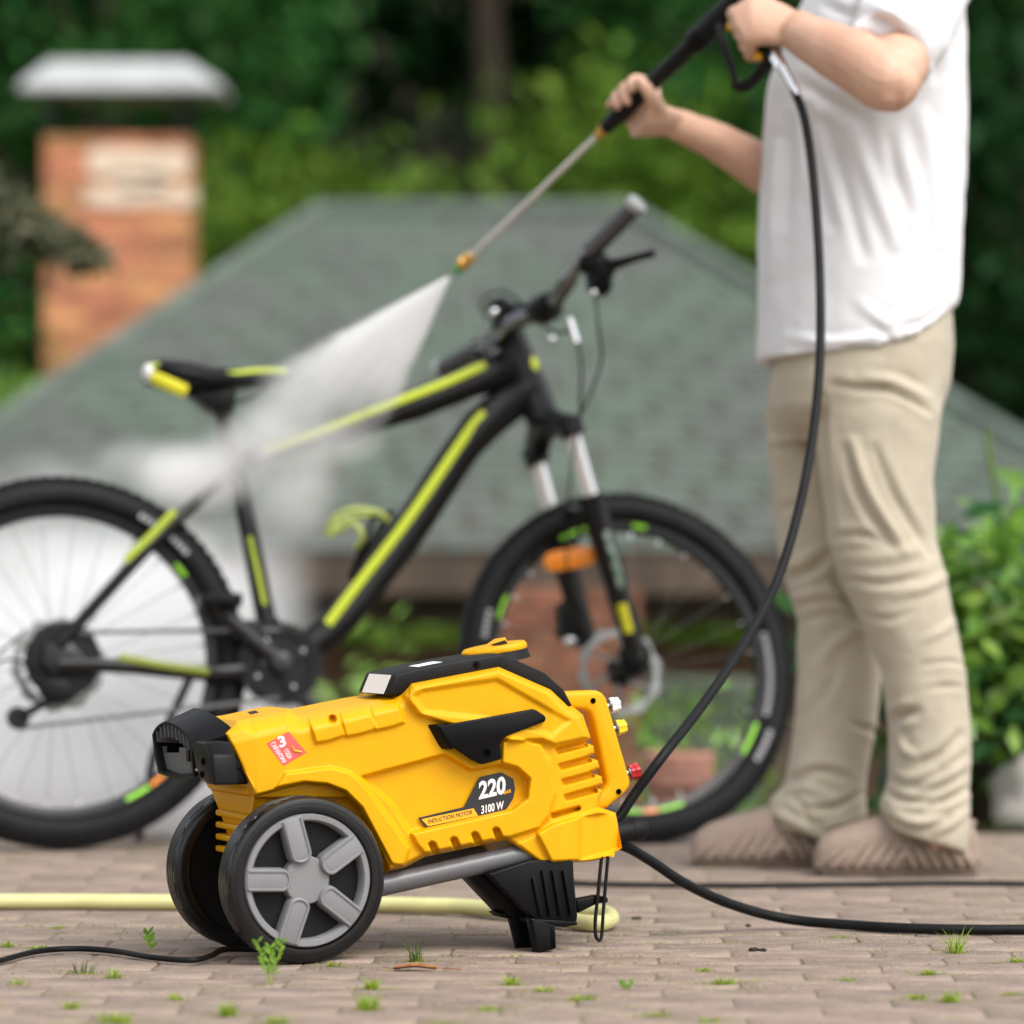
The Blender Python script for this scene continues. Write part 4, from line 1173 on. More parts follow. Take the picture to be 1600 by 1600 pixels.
def bike():
    root = thing('mountain_bike', O_b, 'black mountain bike with lime green stripes standing behind the yellow machine', 'bicycle')
    P = BF.P; N, U = BF.N, BF.U
    rear = BF.L(0, 0, BR)
    bike_wheel(root, BF, rear, 'rear_wheel', False)
    # front wheel, turned and leaning with the fork
    cf = P(985, 1049, 0.0)
    FF_ = Frame(Vector((cf.x, cf.y, 0)), R(21), R(12))
    cf = Vector((cf.x + .024, cf.y, 0)) + FF_.W * (BR - .002)
    FF_.O = cf
    bike_wheel(root, FF_, cf, 'front_wheel', True)
    # ---- frame
    fr = MB()
    fr.tube([P(792, 512), P(848, 655)], [.031, .035], 20)
    fr.tube(smooth_path([P(812, 560), P(760, 588), P(640, 635), P(520, 676), P(372, 722)], 4), [.036] * 5 + [.031] * 4 + [.027] * 4 + [.022] * 4, 16, flat=.85)
    fr.tube(smooth_path([P(836, 606), P(790, 634), P(728, 694), P(640, 826), P(540, 960), P(436, 1046)], 4), [.040] * 8 + [.037] * 6 + [.033] * 7, 16, flat=.85)
    fr.tube([P(352, 672), P(372, 745), P(430, 1040)], [.018, .018, .021], 16)
    frame = fr.build('frame', M['bikeblack'], root)
    bb = P(430, 1042)
    fr2 = MB(); fr2.lathe(bb - N * .045, N, [(.024, 0), (.024, .09)], 20); fr2.build('bottom_bracket', M['bikeblack'], frame)
    ax = rear
    for v in (-.062, .062):
        s = MB(); s.tube(smooth_path([P(366, 736, v * .35), P(318, 775, v * .6), P(238, 849, v), P(92, 1008, v)], 4), [.0125] * 13, 10); s.build('seat_stay', M['bikeblack'], frame)
        s = MB(); s.tube(smooth_path([bb + N * v * .5, P(330, 1052, v * .75), P(180, 1040, v), P(92, 1040, v)], 4), [.016] * 5 + [.0145] * 8, 10); s.build('chain_stay', M['bikeblack'], frame)
        MB().prism([P(70, 1005, v - .003), P(112, 1004, v - .003), P(140, 1030, v - .003), P(140, 1052, v - .003), P(80, 1058, v - .003), P(66, 1034, v - .003)], N * .006).build('dropout', M['bikeblack'], frame, bevel=.002)
    # lime stripes lie proud on the near side of the tubes
    def stripe(pts, wd, m, v, n=8):
        q = smooth_path([P(*p, v) for p in pts], 5); mb = MB()
        mb.tube(q, wd, n, flat=.25, ref=BF.W); mb.build('stripe', m, frame)
    stripe([(758, 570), (690, 600), (572, 646)], .0076, M['lime'], -.030)
    stripe([(570, 647), (490, 678), (412, 705)], .0075, M['lime'], -.026)
    stripe([(757, 645), (728, 680), (640, 808), (560, 912), (512, 975)], .0088, M['lime'], -.031)
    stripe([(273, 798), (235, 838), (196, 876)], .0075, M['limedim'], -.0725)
    stripe([(186, 1026), (250, 1038), (326, 1049)], .0075, M['limeshade'], -.0735)
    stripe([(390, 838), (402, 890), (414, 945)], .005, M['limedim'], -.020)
    MB().ball(P(832, 572, -.02), U * .012, BF.W * .021, N * .012, 12, 8).build('head_badge', M['lime'], frame)
    # ---- saddle and post
    MB().tube([P(366, 730), P(346, 640)], .0145, 14).build('seat_post', M['darkmetal'], root)
    sd = MB(); rings = []
    for px, py, wv, hh in ((228, 584, .052, .012), (246, 582, .070, .022), (285, 590, .078, .027), (330, 596, .058, .024), (375, 592, .034, .018), (420, 590, .022, .014), (452, 588, .017, .009)):
        c = P(px, py); rings.append([c + N * (wv * math.cos(a) * (abs(math.cos(a)) ** -.3 if abs(math.cos(a)) > .05 else 1)) + BF.W * (hh * math.sin(a) * (1 if math.sin(a) > 0 else .9) - (.0 if abs(math.cos(a)) < .7 else .006)) for a in [i / 16 * 6.2832 for i in range(16)]])
    sd.loft(rings); saddle = sd.build('saddle', M['satin'], root, ang=50)
    for (x0, y0), (x1, y1), m_, nm in (((226, 574), (240, 588), 'white', 'tail_tip'),):
        MB().ball(P(231, 583, -.045), U * .011, BF.W * .018, N * .026, 12, 8).build(nm, M[m_], saddle)
    tl = MB(); tl.tube(smooth_path([P(240, 590, -.060), P(258, 598, -.078), P(276, 606, -.080), P(288, 612, -.072)], 4), .0135, 10, flat=.7); tl.build('side_panel', M['yelp2'], saddle)
    tl = MB(); tl.tube(smooth_path([P(236, 572, -.045), P(262, 572, -.055), P(310, 580, -.05), P(350, 585, -.035), P(400, 580, -.018), P(448, 580, -.008)], 4), .0052, 8); tl.build('piping', M['lime'], saddle)
    kl = MB(); kl.prism([P(290, 606, -.03), P(372, 606, -.03), P(366, 640, -.03), P(330, 640, -.03)], N * .06); kl.build('saddle_base', M['satin'], saddle, bevel=.006)
    for v in (-.022, .022):
        MB().tube(smooth_path([P(272, 600, v), P(320, 626, v), P(376, 628, v), P(430, 598, v)], 4), .0036, 8).build('rail', M['darkmetal'], saddle)
    MB().box(P(348, 636), U * .022, N * .02, BF.W * .016).build('clamp', M['darkmetal'], saddle, bevel=.004)
    # ---- cranks, chainrings, pedals
    cr = MB()
    for r0, r1, off in ((.074, .080, -.050), (.060, .066, -.056), (.043, .049, -.044)):
        pts = []
        cr.lathe(bb, N, [(r0, off), (r1, off), (r1, off + .003), (r0, off + .003)], 48, True)
        for i in range(36):
            a = i / 36 * 6.2832; d = U * math.cos(a) + BF.W * math.sin(a); e = -U * math.sin(a) + BF.W * math.cos(a)
            cr.box(bb + d * (r1 + .002) + N * (off + .0015), d * .003, e * .0025, N * .0012)
    for i in range(4):
        a = i / 4 * 6.2832 + .5; d = U * math.cos(a) + BF.W * math.sin(a); e = -U * math.sin(a) + BF.W * math.cos(a)
        cr.box(bb + d * .042 + N * -.052, d * .036, e * .012, N * .004)
    cr.lathe(bb, N, [(.0, -.0455), (.074, -.0455), (.074, -.0435), (.0, -.0435)], 40)
    ring = cr.build('chainrings', M['darkmetal'], root)
    for i in range(4):
        a = i / 4 * 6.2832 + .5; MB().lathe(bb + (U * math.cos(a) + BF.W * math.sin(a)) * .052 - N * .055, -N, [(.0042, 0), (.0042, .004), (.0001, .0045)], 10).build('ring_bolt', M['silver'], ring)
    ca = MB(); dn = (P(318, 932, -.075) - (bb - N * .075)); dn = dn.normalized() * .172
    a0 = bb - N * .072
    ca.tube([a0 - dn * .06, a0 + dn * .5, a0 + dn], [.017, .0125, .013], 12, flat=.6); ca.lathe(a0 + N * .012, -N, [(.02, 0), (.02, .022), (.011, .025), (.0001, .025)], 18)
    c1 = ca.build('crank_arm', M['crank'], root)
    cb = MB(); b0 = bb + N * .072; cb.tube([b0 + dn * .06, b0 - dn * .5, b0 - dn], [.017, .0125, .013], 12, flat=.6); c2 = cb.build('crank_arm', M['crank'], root)
    for c_, e, s in ((c1, a0 + dn, -1), (c2, b0 - dn, 1)):
        q = e + N * (s * .055)
        pd = MB(); pd.box(q + U * .03, U * .010, N * .042, BF.W * .012); pd.box(q - U * .03, U * .010, N * .042, BF.W * .012)
        pd.box(q - N * .038, U * .04, N * .006, BF.W * .011); pd.box(q + N * .038, U * .04, N * .006, BF.W * .011); pd.lathe(q - N * .045, N, [(.010, 0), (.010, .09)], 12)
        pd.build('pedal', M['satin'], c_, bevel=.003)
    # ---- cassette, rotor, derailleur, chain
    cs = MB()
    for i in range(7):
        r = .074 - i * .0075; off = -.030 - i * .0042
        cs.lathe(rear, N, [(r - .012, off), (r, off), (r, off + .002), (r - .012, off + .002)], 40, True)
        for j in range(28):
            a = j / 28 * 6.2832; d = U * math.cos(a) + BF.W * math.sin(a); e = -U * math.sin(a) + BF.W * math.cos(a)
            cs.box(rear + d * (r + .0015) + N * (off + .001), d * .0025, e * .0018, N * .0008)
    cs.lathe(rear, N, [(.02, -.062), (.02, -.028)], 24); cs.lathe(rear, N, [(.001, -.031), (.064, -.031), (.064, -.029), (.001, -.029)], 36)
    cs.build('cassette', M['darkmetal'], root)
    def rotor(c, fr_, rad, off, nm):
        mb = MB(); n_ = fr_.N; seg = 60
        rings = []
        for i in range(seg):
            a = i / seg * 6.2832; d = fr_.U * math.cos(a) + fr_.W * math.sin(a); k = .004 * math.sin(a * 10)
            rings.append([c + d * (rad + k) + n_ * off, c + d * (rad - .017 - k * .5) + n_ * off, c + d * (rad - .017 - k * .5) + n_ * (off + .002), c + d * (rad + k) + n_ * (off + .002)])
        mb.loft(rings, closed=True)
        for i in range(6):
            a = i / 6 * 6.2832; d0 = fr_.U * math.cos(a) + fr_.W * math.sin(a); d1 = fr_.U * math.cos(a + .5) + fr_.W * math.sin(a + .5)
            mb.tube([c + d0 * .025 + n_ * off, c + d1 * (rad - .014) + n_ * off], .004, 6)
        return mb.build(nm, M['disc'], root)
    rotor(rear, BF, .09, .042, 'brake_disc')
    rotor(cf, FF_, .09, .040, 'brake_disc')
    dr = MB(); dr.prism([P(66, 1058, -.075), P(108, 1062, -.075), P(120, 1090, -.075), P(88, 1100, -.075), P(62, 1086, -.075)], N * .02)
    der = dr.build('derailleur', M['satin'], root, bevel=.003)
    cg = MB(); cg.tube([P(96, 1084, -.068), P(28, 1122, -.068)], .008, 8, flat=.5); cg.lathe(P(96, 1084, -.064), N, [(.0001, -.004), (.021, -.004), (.021, .004), (.0001, .004)], 14); cg.lathe(P(28, 1122, -.064), N, [(.0001, -.004), (.022, -.004), (.022, .004), (.0001, .004)], 14)
    cg.build('cage', M['darkmetal'], der)
    MB().tube(smooth_path([P(60, 1050, -.07), P(20, 1030, -.075), P(-20, 1040, -.07), P(40, 985, -.068)], 5), .0026, 6).build('shift_cable', M['satin'], der)
    ch = MB()
    def links(p0, p1):
        L_ = (p1 - p0).length; n = int(L_ / .0127); d = (p1 - p0).normalized(); w_ = N.cross(d)
        for i in range(n):
            c = p0 + d * (i + .5) * .0127; k = .0022 if i % 2 else .0034
            for s in (-1, 1): ch.box(c + N * k * s, d * .0075, w_ * .0038, N * .0005)
    links(bb + BF.W * .067 - N * .054, rear + BF.W * .05 - N * .048); links(P(28, 1138, -.06), bb - BF.W * .067 - N * .054); links(P(28, 1138, -.06), P(20, 1112, -.06))
    ch.build('chain', M['chainm'], root)['kind'] = 'stuff'
    # ---- fork: steerer, crown, stanchions, lowers
    Fn, Fu, Fw = FF_.N, FF_.U, FF_.W
    top = P(800, 494); crown = P(855, 668)
    near_b, far_b = cf - Fn * .055, cf + Fn * .055
    sax = (P(792, 512) - P(848, 655)).normalized()
    ct = cf + sax * .40 + (crown - (cf + sax * .40)) * .9
    fk = MB(); fk.tube([P(848, 655), crown - sax * .01], [.028, .026], 18)
    n_c, f_c = at(893, 672, crown.y - .055), at(838, 716, crown.y + .06)
    fk.tube(smooth_path([n_c + sax * .006, crown + sax * .01, f_c + sax * .006], 5), [.027, .026, .027, .028, .030, .032, .030, .028, .027, .026, .027], 14)
    fk.tube([n_c + sax * .022, n_c - sax * .015], .026, 16); fk.tube([f_c + sax * .022, f_c - sax * .015], .026, 16)
    fork = fk.build('fork_crown', M['bikeblack'], root)
    n_e, f_e = at(994, 1024, cf.y - .06), at(918, 1010, cf.y + .05)
    for c_, e_ in ((n_c, n_e), (f_c, f_e)):
        m_ = c_.lerp(e_, .30)
        MB().tube([c_, m_.lerp(e_, .06)], .0155, 18).build('stanchion', M['bright'], fork)
        lw = MB(); lw.tube([m_, m_.lerp(e_, .04), m_.lerp(e_, .3), e_], [.028, .0265, .025, .022], 16); lo = lw.build('fork_lower', M['bikeblack'], fork)
        MB().tube([m_ - (e_ - m_).normalized() * .006, m_ + (e_ - m_).normalized() * .012], .0235, 16).build('wiper_seal', M['rubber'], lo)
        if c_ is n_c:
            pr_ = MB(); pr_.tube([m_.lerp(e_, .22) - Fn * .016, m_.lerp(e_, .58) - Fn * .015], .0125, 8, flat=.9); pr_.build('fork_print', M['forkprint'], lo)
            yl = MB(); yl.tube([m_.lerp(e_, .68) - Fn * .015 - Fu * .007, m_.lerp(e_, .86) - Fn * .013 - Fu * .007], .012, 8); yl.build('yellow_mark', M['yelp2'], lo)
    MB().tube([n_c.lerp(n_e, .36) + Fu * -.0, n_c.lerp(n_e, .36) + (f_c - n_c) * .5 + Fw * .03, f_c.lerp(f_e, .32)], .013, 10).build('fork_arch', M['bikeblack'], fork)
    ha = MB(); ha.lathe(n_e + Fn * .012, -Fn, [(.033, 0), (.034, .012), (.027, .024), (.010, .028), (.0001, .029)], 20); ha.build('axle_cap', M['satin'], fork)
    MB().lathe(n_e - Fn * .0165, -Fn, [(.0062, 0), (.0062, .002), (.0001, .002)], 12).build('axle_bolt', M['limegrey'], fork)
    cl = MB(); cl.box(f_e + Fw * .055 - Fu * .03, Fu * .026, Fn * .022, Fw * .036); cl.lathe(f_e + Fw * .03 - Fu * .05 - Fn * .02, Fn, [(.014, 0), (.014, .04)], 12)
    cl.build('brake_caliper', M['satin'], fork, bevel=.006)
    MB().ball(f_e + Fw * .005 - Fu * .05 - Fn * .03, Fu * .012, Fn * .01, Fw * .012, 10, 6).build('adjuster_bolt', M['chrome'], fork)
    # orange reflector across the wheel
    rf = at(890, 873, cf.y - .06)
    rb = MB(); rr = Vector((.985, 0, .17)); ru = Vector((-.17, 0, .985)); rb.loft([[rf + rr * (x * .052) + ru * (y * .021) + Vector((0, d, 0)) for x, y in [(math.copysign(abs(math.cos(a)) ** .45, math.cos(a)), math.copysign(abs(math.sin(a)) ** .7, math.sin(a))) for a in [i / 24 * 6.2832 for i in range(24)]]] for d in (0, .012)])
    rb.build('reflector', M['orange'], root, bevel=.002)
    MB().tube([rf + Vector((0, .012, 0)), crown.lerp(cf, .42)], .005, 6).build('reflector_bracket', M['satin'], root)
    # ---- stem, headset, handlebar
    st = MB(); tp = P(800, 488); st.lathe(P(790, 508), sax, [(.028, 0), (.028, .012), (.024, .016), (.023, .05), (.019, .055), (.0001, .056)], 20)
    barc = at(842, 486, 7.13)
    st.tube([tp, tp.lerp(barc, .6), barc], [.022, .019, .022], 14)
    stem = st.build('stem', M['satin'], root, ang=30)
    gn, gf = at(994, 320, 6.93), at(690, 578, 7.42)
    bpts = [gn, at(912, 404, 7.0), at(882, 448, 7.06), at(856, 480, 7.12), at(830, 492, 7.16), at(800, 506, 7.2), at(772, 532, 7.27), gf]
    hb = MB(); q = smooth_path(bpts, 5); hb.tube(q, [.0125 if i < 8 or i > 30 else .0168 for i in range(len(q))], 14)
    bar = hb.build('handlebar', M['barm'], root)
    sc_ = (bpts[2] - bpts[3]).normalized()
    MB().lathe(bpts[3] + (bpts[4] - bpts[3]) * .1 - (bpts[4] - bpts[3]).normalized() * .022, (bpts[4] - bpts[3]).normalized(), [(.026, 0), (.029, .006), (.029, .044), (.026, .050)], 18).build('bar_clamp', M['satin'], stem)
    for e, i_ in ((gn, at(912, 404, 7.0)), (gf, at(772, 532, 7.27))):
        d = (i_ - e).normalized(); L_ = min(.135, (i_ - e).length)
        g = MB(); prof = [(.012, -.003), (.0195, -.002), (.0205, .004)]
        k = 14
        for j in range(k): prof += [(.0178, .006 + L_ * j / k * .93), (.0192, .008 + L_ * j / k * .93)]
        prof += [(.0205, L_ * .97), (.0205, L_), (.0125, L_)]
        g.lathe(e, d, prof, 18); gr = g.build('grip', M['gripm'], bar)
        MB().lathe(e, -d, [(.0205, -.008), (.0215, -.004), (.0215, .006), (.012, .010), (.0001, .011)], 18).build('bar_end_plug', M['greyplug'], gr)
    lv = MB(); c = at(925, 418, 6.99)
    lv.tube([at(912, 412, 7.0), at(938, 412, 6.98), at(948, 432, 6.97)], [.021, .022, .018], 12); lv.tube(smooth_path([at(940, 418, 6.975), at(965, 412, 6.95), at(990, 404, 6.92), at(1020, 396, 6.89)], 4), [.016, .015, .013, .012, .011, .010, .009, .009, .008, .008, .008, .008, .009], 10)
    lv.build('brake_lever', M['satin'], bar)
    sh_ = MB(); sh_.ball(at(936, 438, 6.99), Vector((.026, 0, -.012)), Vector((0, .024, 0)), Vector((.006, 0, .030)), 14, 8); sh_.tube([at(930, 424, 6.99), at(922, 452, 6.97)], .008, 8); sh_.build('shifter', M['satin'], bar)
    for (a, b) in (((928, 458), 6.98), ((772, 488), 7.22), ((862, 530), 7.1)):
        MB().ball(at(*a, b), Vector((.010, 0, 0)), Vector((0, .010, 0)), Vector((0, 0, .010)), 10, 6).build('barrel_adjuster', M['chrome'], bar)
    def cable(pts, r=.0026):
        MB().tube(smooth_path(pts, 6), r, 6).build('cable', M['satin'], root)
    cable([at(930, 460, 6.97), at(936, 520, 6.95), at(940, 560, 6.97), at(925, 610, 7.02), at(905, 650, 7.08)])
    cable([at(760, 500, 7.25), at(752, 470, 7.22), at(790, 455, 7.12), at(840, 500, 7.02), at(870, 520, 7.0), at(895, 520, 7.0), at(908, 570, 7.03), at(905, 660, 7.1)])
    cable([at(780, 500, 7.22), at(756, 540, 7.15), at(790, 570, 7.1), at(815, 580, 7.1)])
    cable([at(905, 660, 7.1), at(890, 760, 7.16), at(886, 900, 7.2), at(905, 1000, 7.24)], .0022)
    MB().lathe(at(896, 520, 7.0), Vector((.3, 0, -1)), [(.0075, -.03), (.0075, .02)], 10).build('cable_sleeve', M['chrome'], root)
    # ---- bottle cage
    bc = MB(); v = -.006
    bc.tube([P(612, 800, v), P(548, 900, v)], .0085, 10)
    cage = bc.build('bottle_cage', M['satin'], root)
    MB().tube(smooth_path([P(606, 812, -.03), P(588, 800, -.045), P(550, 796, -.045), P(520, 812, -.035), P(512, 836, -.02), P(530, 828, -.03), P(552, 818, -.045), P(566, 838, -.045), P(556, 856, -.02)], 4), .0062, 8).build('cage_loop', M['limegrey'], cage)
    MB().tube(smooth_path([P(606, 812, .02), P(570, 806, .045), P(530, 815, .045), P(520, 835, .02)], 4), .006, 8).build('cage_loop', M['limegrey'], cage)
    MB().tube([P(610, 802, 0), P(584, 808, -.02), P(560, 870, -.02), P(548, 905, 0)], .006, 8).build('cage_strut', M['satin'], cage)
    # front derailleur clamp
    fd = MB(); fd.box(P(385, 985, -.055), U * .03, N * .012, BF.W * .02); fd.lathe(P(418, 978), BF.W, [(.026, -.014), (.026, .014)], 18); fd.build('front_derailleur', M['darkmetal'], root, bevel=.004)
    # kick stand on the far side keeps it upright
    MB().tube([P(300, 1052, .05), P(240, 1180, .16), ground_pt(P(215, 1322, .24))], .0085, 8).build('kick_stand', M['satin'], root)

def ground_pt(p): return Vector((p.x, p.y, .004))
M['disc'] = mat('brake_disc_metal', (.30, .31, .30), .5, .2, 30, metal=.5)
M['crank'] = mat('dark_crank_metal', (.02, .02, .021), .3, .2, 30, spec=.4)
M['yelp2'] = mat('yellow_green_panel', (.66, .62, .02), .4)
M['barm'] = mat('glossy_black_bar', (.22, .22, .23), .16, metal=1)
M['bright'] = mat('bright_stanchion', (.80, .80, .80), .22, metal=.65)
M['gripm'] = mat('dark_grip_rubber', (.016, .016, .017), .22, spec=1.0)
M['greyplug'] = mat('grey_end_plug', (.36, .38, .38), .4)
M['limegrey'] = mat('pale_lime_plastic', (.42, .50, .12), .4)
M['chainm'] = mat('chain_metal', (.10, .10, .098), .4, metal=.5)
M['forkprint'] = mat('worn_white_green_print', (.36, .42, .38), .5, col2=(.03, .10, .04), scale=70)
bike()
# ------------------------------------------------------------------ person
PY_ = 6.62
def roughen(me, fn):
    n = len(me.vertices); co = np.empty(n * 3); me.vertices.foreach_get('co', co); nr = np.empty(n * 3); me.vertices.foreach_get('normal', nr)
    d = np.array([fn(Vector(c)) for c in co.reshape(-1, 3)])
    me.vertices.foreach_set('co', (co.reshape(-1, 3) + nr.reshape(-1, 3) * d[:, None]).ravel()); me.update()

def person():
    root = thing('person', (at(1330, 900, PY_).x, PY_, 0), 'person in white t-shirt, tan trousers and beige shoes holding the spray gun', 'person')
    body = MB()
    Xv, Yv, Zv = Vector((1, 0, 0)), Vector((0, 1, 0)), Vector((0, 0, 1))
    def ell(c, a, b, n=28, p=1.0): return [c + a * math.copysign(abs(math.cos(t)) ** p, math.cos(t)) + b * math.copysign(abs(math.sin(t)) ** p, math.sin(t)) for t in [i / n * 6.2832 for i in range(n)]]
    def row(x0, x1, py, Y, hy, p=.9):
        c0, c1 = at(x0, py, Y), at(x1, py, Y); c = (c0 + c1) / 2
        return ell(c, (c1 - c0) / 2, Yv * hy, p=p)
    def row2(x0, y0, x1, y1, Y, hy):
        c0, c1 = at(x0, y0, Y), at(x1, y1, Y)
        return ell((c0 + c1) / 2, (c1 - c0) / 2, Yv * hy, p=.9)
    # ---- continuous body: torso, neck, head, arms, hands, legs inside the clothes
    body.loft([row(1245, 1455, 560, PY_, .15), row(1235, 1460, 430, PY_, .15), row(1228, 1470, 250, PY_, .17), row(1235, 1480, 90, PY_, .20), row(1290, 1470, -20, PY_, .19), row(1330, 1440, -75, PY_, .09), row(1335, 1435, -140, PY_, .065)])
    hc = at(1365, -240, PY_)
    body.ball(hc, Xv * .098, Yv * .078, Zv * .125, 24, 16)
    body.ball(hc + Vector((-.02, 0, -.085)), Xv * .075, Yv * .06, Zv * .055, 16, 10)
    body.ball(hc + Vector((-.098, 0, -.022)), Xv * .016, Yv * .013, Zv * .024, 10, 8)          # nose
    body.ball(hc + Vector((-.094, 0, -.075)), Xv * .010, Yv * .026, Zv * .009, 10, 6)         # lips
    for s in (-1, 1):
        body.ball(hc + Vector((.01, s * .08, -.012)), Xv * .020, Yv * .010, Zv * .034, 10, 8)  # ears
        body.ball(hc + Vector((-.088, s * .033, .012)), Xv * .012, Yv * .017, Zv * .011, 8, 6)  # brow / lid
    for Y, xs in ((6.52, ((1300, 1450, 620), (1330, 1440, 760), (1360, 1460, 900), (1410, 1500, 1080), (1430, 1492, 1250), (1436, 1486, 1330))),
                  (6.73, ((1225, 1380, 620), (1240, 1360, 760), (1250, 1350, 900), (1270, 1355, 1080), (1260, 1330, 1250), (1250, 1330, 1325)))):
        body.loft([row(a, b, y, Y, .075 - (y - 620) * .000068) for a, b, y in xs])
    # arms
    def limb(pts, rs, n=18, flat=1.0, ref=None):
        body.tube(smooth_path(pts, 4), list(np.interp(np.linspace(0, len(pts) - 1, 4 * (len(pts) - 1) + 1), range(len(pts)), rs)), n, flat=flat, ref=ref)
    sh_n, el_n, wr_n = at(1425, -5, 6.44), at(1392, 122, 6.13), at(1240, 46, 6.25)
    limb([at(1425, -60, 6.5), sh_n, at(1415, 62, 6.28), el_n], [.06, .064, .060, .053])
    limb([at(1402, 118, 6.14), at(1385, 128, 6.125), at(1345, 100, 6.15), at(1300, 78, 6.19), wr_n], [.048, .054, .054, .048, .036], flat=.92)
    body.ball(at(1384, 148, 6.11), Xv * .026, Yv * .024, Zv * .024, 12, 8)                    # elbow point
    limb([at(1400, 10, 6.8), at(1330, 190, 6.9), at(1300, 330, 6.83)], [.06, .052, .046])
    wr_f = at(1052, 192, 6.62)
    limb([at(1300, 330, 6.83), at(1250, 297, 6.78), at(1190, 262, 6.72), at(1120, 222, 6.67), wr_f], [.045, .048, .045, .036, .029], flat=.92)
    # ---- hands closed round the gun
    def hand(cpt, axis, wrist, rr, fdir, span=.078, curl=235, thumb=(-75, -125, -170), scale=1.0, start=-25, pa=-62):
        """cpt: middle of the gripped bar; axis: towards the index finger; wrist: where the palm comes from; fdir: +1/-1 way the fingers run round"""
        axis = axis.normalized(); w_ = (wrist - cpt); w_ -= axis * w_.dot(axis); wdir = w_.normalized(); t_ = axis.cross(wdir) * fdir
        # palm: a block from wrist to knuckles lying against the bar
        def circ(a, r, h): return cpt + axis * h + (wdir * math.cos(a) + t_ * math.sin(a)) * r
        kn = []
        for i, (h, L_, fr) in enumerate(((.030, .95, .0098), (.0095, 1.06, .0102), (-.0115, 1.0, .0098), (-.031, .80, .0086))):
            h *= scale; fr *= scale
            a0, a1 = R(start), R(start + curl * L_)
            pts = [circ(a0 + (a1 - a0) * j / 8, rr + fr + (.014 if j == 0 else .006 if j in (2, 3) else 0), h + .003 * (j / 8)) for j in range(9)]
            body.tube(smooth_path(pts, 2), [fr * k for k in np.interp(np.linspace(0, 1, 17), [0, .2, .35, .6, 1], [1.15, 1.12, 1.0, 1.02, .78])], 10)
            body.ball(pts[-1], axis * fr * .8, wdir * fr * .8, t_ * fr * .8, 10, 6)
            kn.append(pts[0])
        ctr = circ(R(pa), rr + .017, 0)
        body.tube([wrist, wrist.lerp(ctr, .55), ctr, (kn[1] + kn[2]) / 2], [.028 * scale, .036 * scale, .042 * scale, .036 * scale], 18, flat=.55, ref=axis)
        if thumb:
            th = [wrist.lerp(ctr, .6) + axis * .024 * scale, circ(R(thumb[0]), rr + .016, .046 * scale), circ(R(thumb[1]), rr + .011, .055 * scale), circ(R(thumb[2]), rr + .010, .050 * scale)]
            body.tube(smooth_path(th, 3), [.015, .0145, .014, .0135, .013, .0125, .012, .0115, .0115, .009][:10], 12)
            body.ball(th[-1], axis * .010, wdir * .010, t_ * .010, 10, 6)
    gun = gun_axis()
    hand(gun['fore'], gun['dir'] * -1, wr_f, .0160, gun['fsgn'], scale=1.14)
    hand(gun['grip'], gun['gdir'], wr_n, .0185, -1, curl=200, scale=1.22, start=112, pa=66, thumb=(-25, -70, -120))
    me = union_mesh(body, .0042, 5, .5)
    roughen(me, lambda p: noise.noise(p * 22) * .0016 + noise.noise(p * 60) * .0006)      # small irregularities of skin and muscle
    b = link('body', me, M['skin'], root)
    hr = MB(); hr.ball(hc + Vector((.018, 0, .03)), Xv * .098, Yv * .086, Zv * .112, 24, 14)
    hm = union_mesh(hr, .006, 2); roughen(hm, lambda p: noise.noise(p * 60) * .006)
    link('hair', hm, M['hair'], root)
    for s in (-1, 1): MB().ball(hc + Vector((-.092, s * .033, .004)), Xv * .007, Yv * .011, Zv * .007, 12, 8).build('eye', M['white'], b)

    # ---- cloth helper: displace a grown surface by creases given in photo pixels
    def creases(me, strokes, Yn, amp_noise, fr=1.0):
        n = len(me.vertices); co = np.empty(n * 3); me.vertices.foreach_get('co', co); co = co.reshape(-1, 3)
        nr = np.empty(n * 3); me.vertices.foreach_get('normal', nr); nr = nr.reshape(-1, 3)
        px = 800 + F * co[:, 0] / co[:, 1]; py = HZ - F * (co[:, 2] - CZ) / co[:, 1]
        face = np.clip(-nr[:, 1] * 1.6 + .3, 0, 1)
        d = np.zeros(n)
        for s in strokes:
            pts, amp, w_, Y0, Y1 = s; w_ = w_ * .78
            pts = [(p.x, p.y) for p in [q.to_2d() for q in smooth_path([Vector((a, b, 0)) for a, b in pts], 5)]]
            best = np.full(n, 1e9); par = np.zeros(n)
            for i in range(len(pts) - 1):
                x0, y0 = pts[i]; x1, y1 = pts[i + 1]; dx, dy = x1 - x0, y1 - y0
                t = np.clip(((px - x0) * dx + (py - y0) * dy) / (dx * dx + dy * dy + 1e-9), 0, 1)
                dd = np.hypot(px - x0 - t * dx, py - y0 - t * dy)
                k = dd < best; best[k] = dd[k]; par[k] = (i + t[k]) / (len(pts) - 1)
            inY = (co[:, 1] > Y0) & (co[:, 1] < Y1)
            taper = np.sin(np.clip(par * .9 + .05, 0, 1) * math.pi) ** .6
            g = (np.exp(-(best / w_) ** 2) if amp > 0 else .35 * np.exp(-(best / w_) ** 2) + .75 * np.exp(-best / (w_ * .55))) - .45 * np.exp(-((best - w_ * 1.7) / (w_ * .9)) ** 2)
            d += amp * .0014 * g * face * inY * taper
        for i in range(n):
            c = co[i]
            d[i] += amp_noise * (noise.noise(Vector((c[0] * 9 * fr + c[2] * 4, c[1] * 9, c[2] * 6 * fr))) + .5 * noise.noise(Vector((c[0] * 22 + c[2] * 12, c[1] * 20, c[2] * 16))))
        co += nr * d[:, None]
        me.vertices.foreach_set('co', co.ravel()); me.update()

    # ---- trousers
    tr = MB()
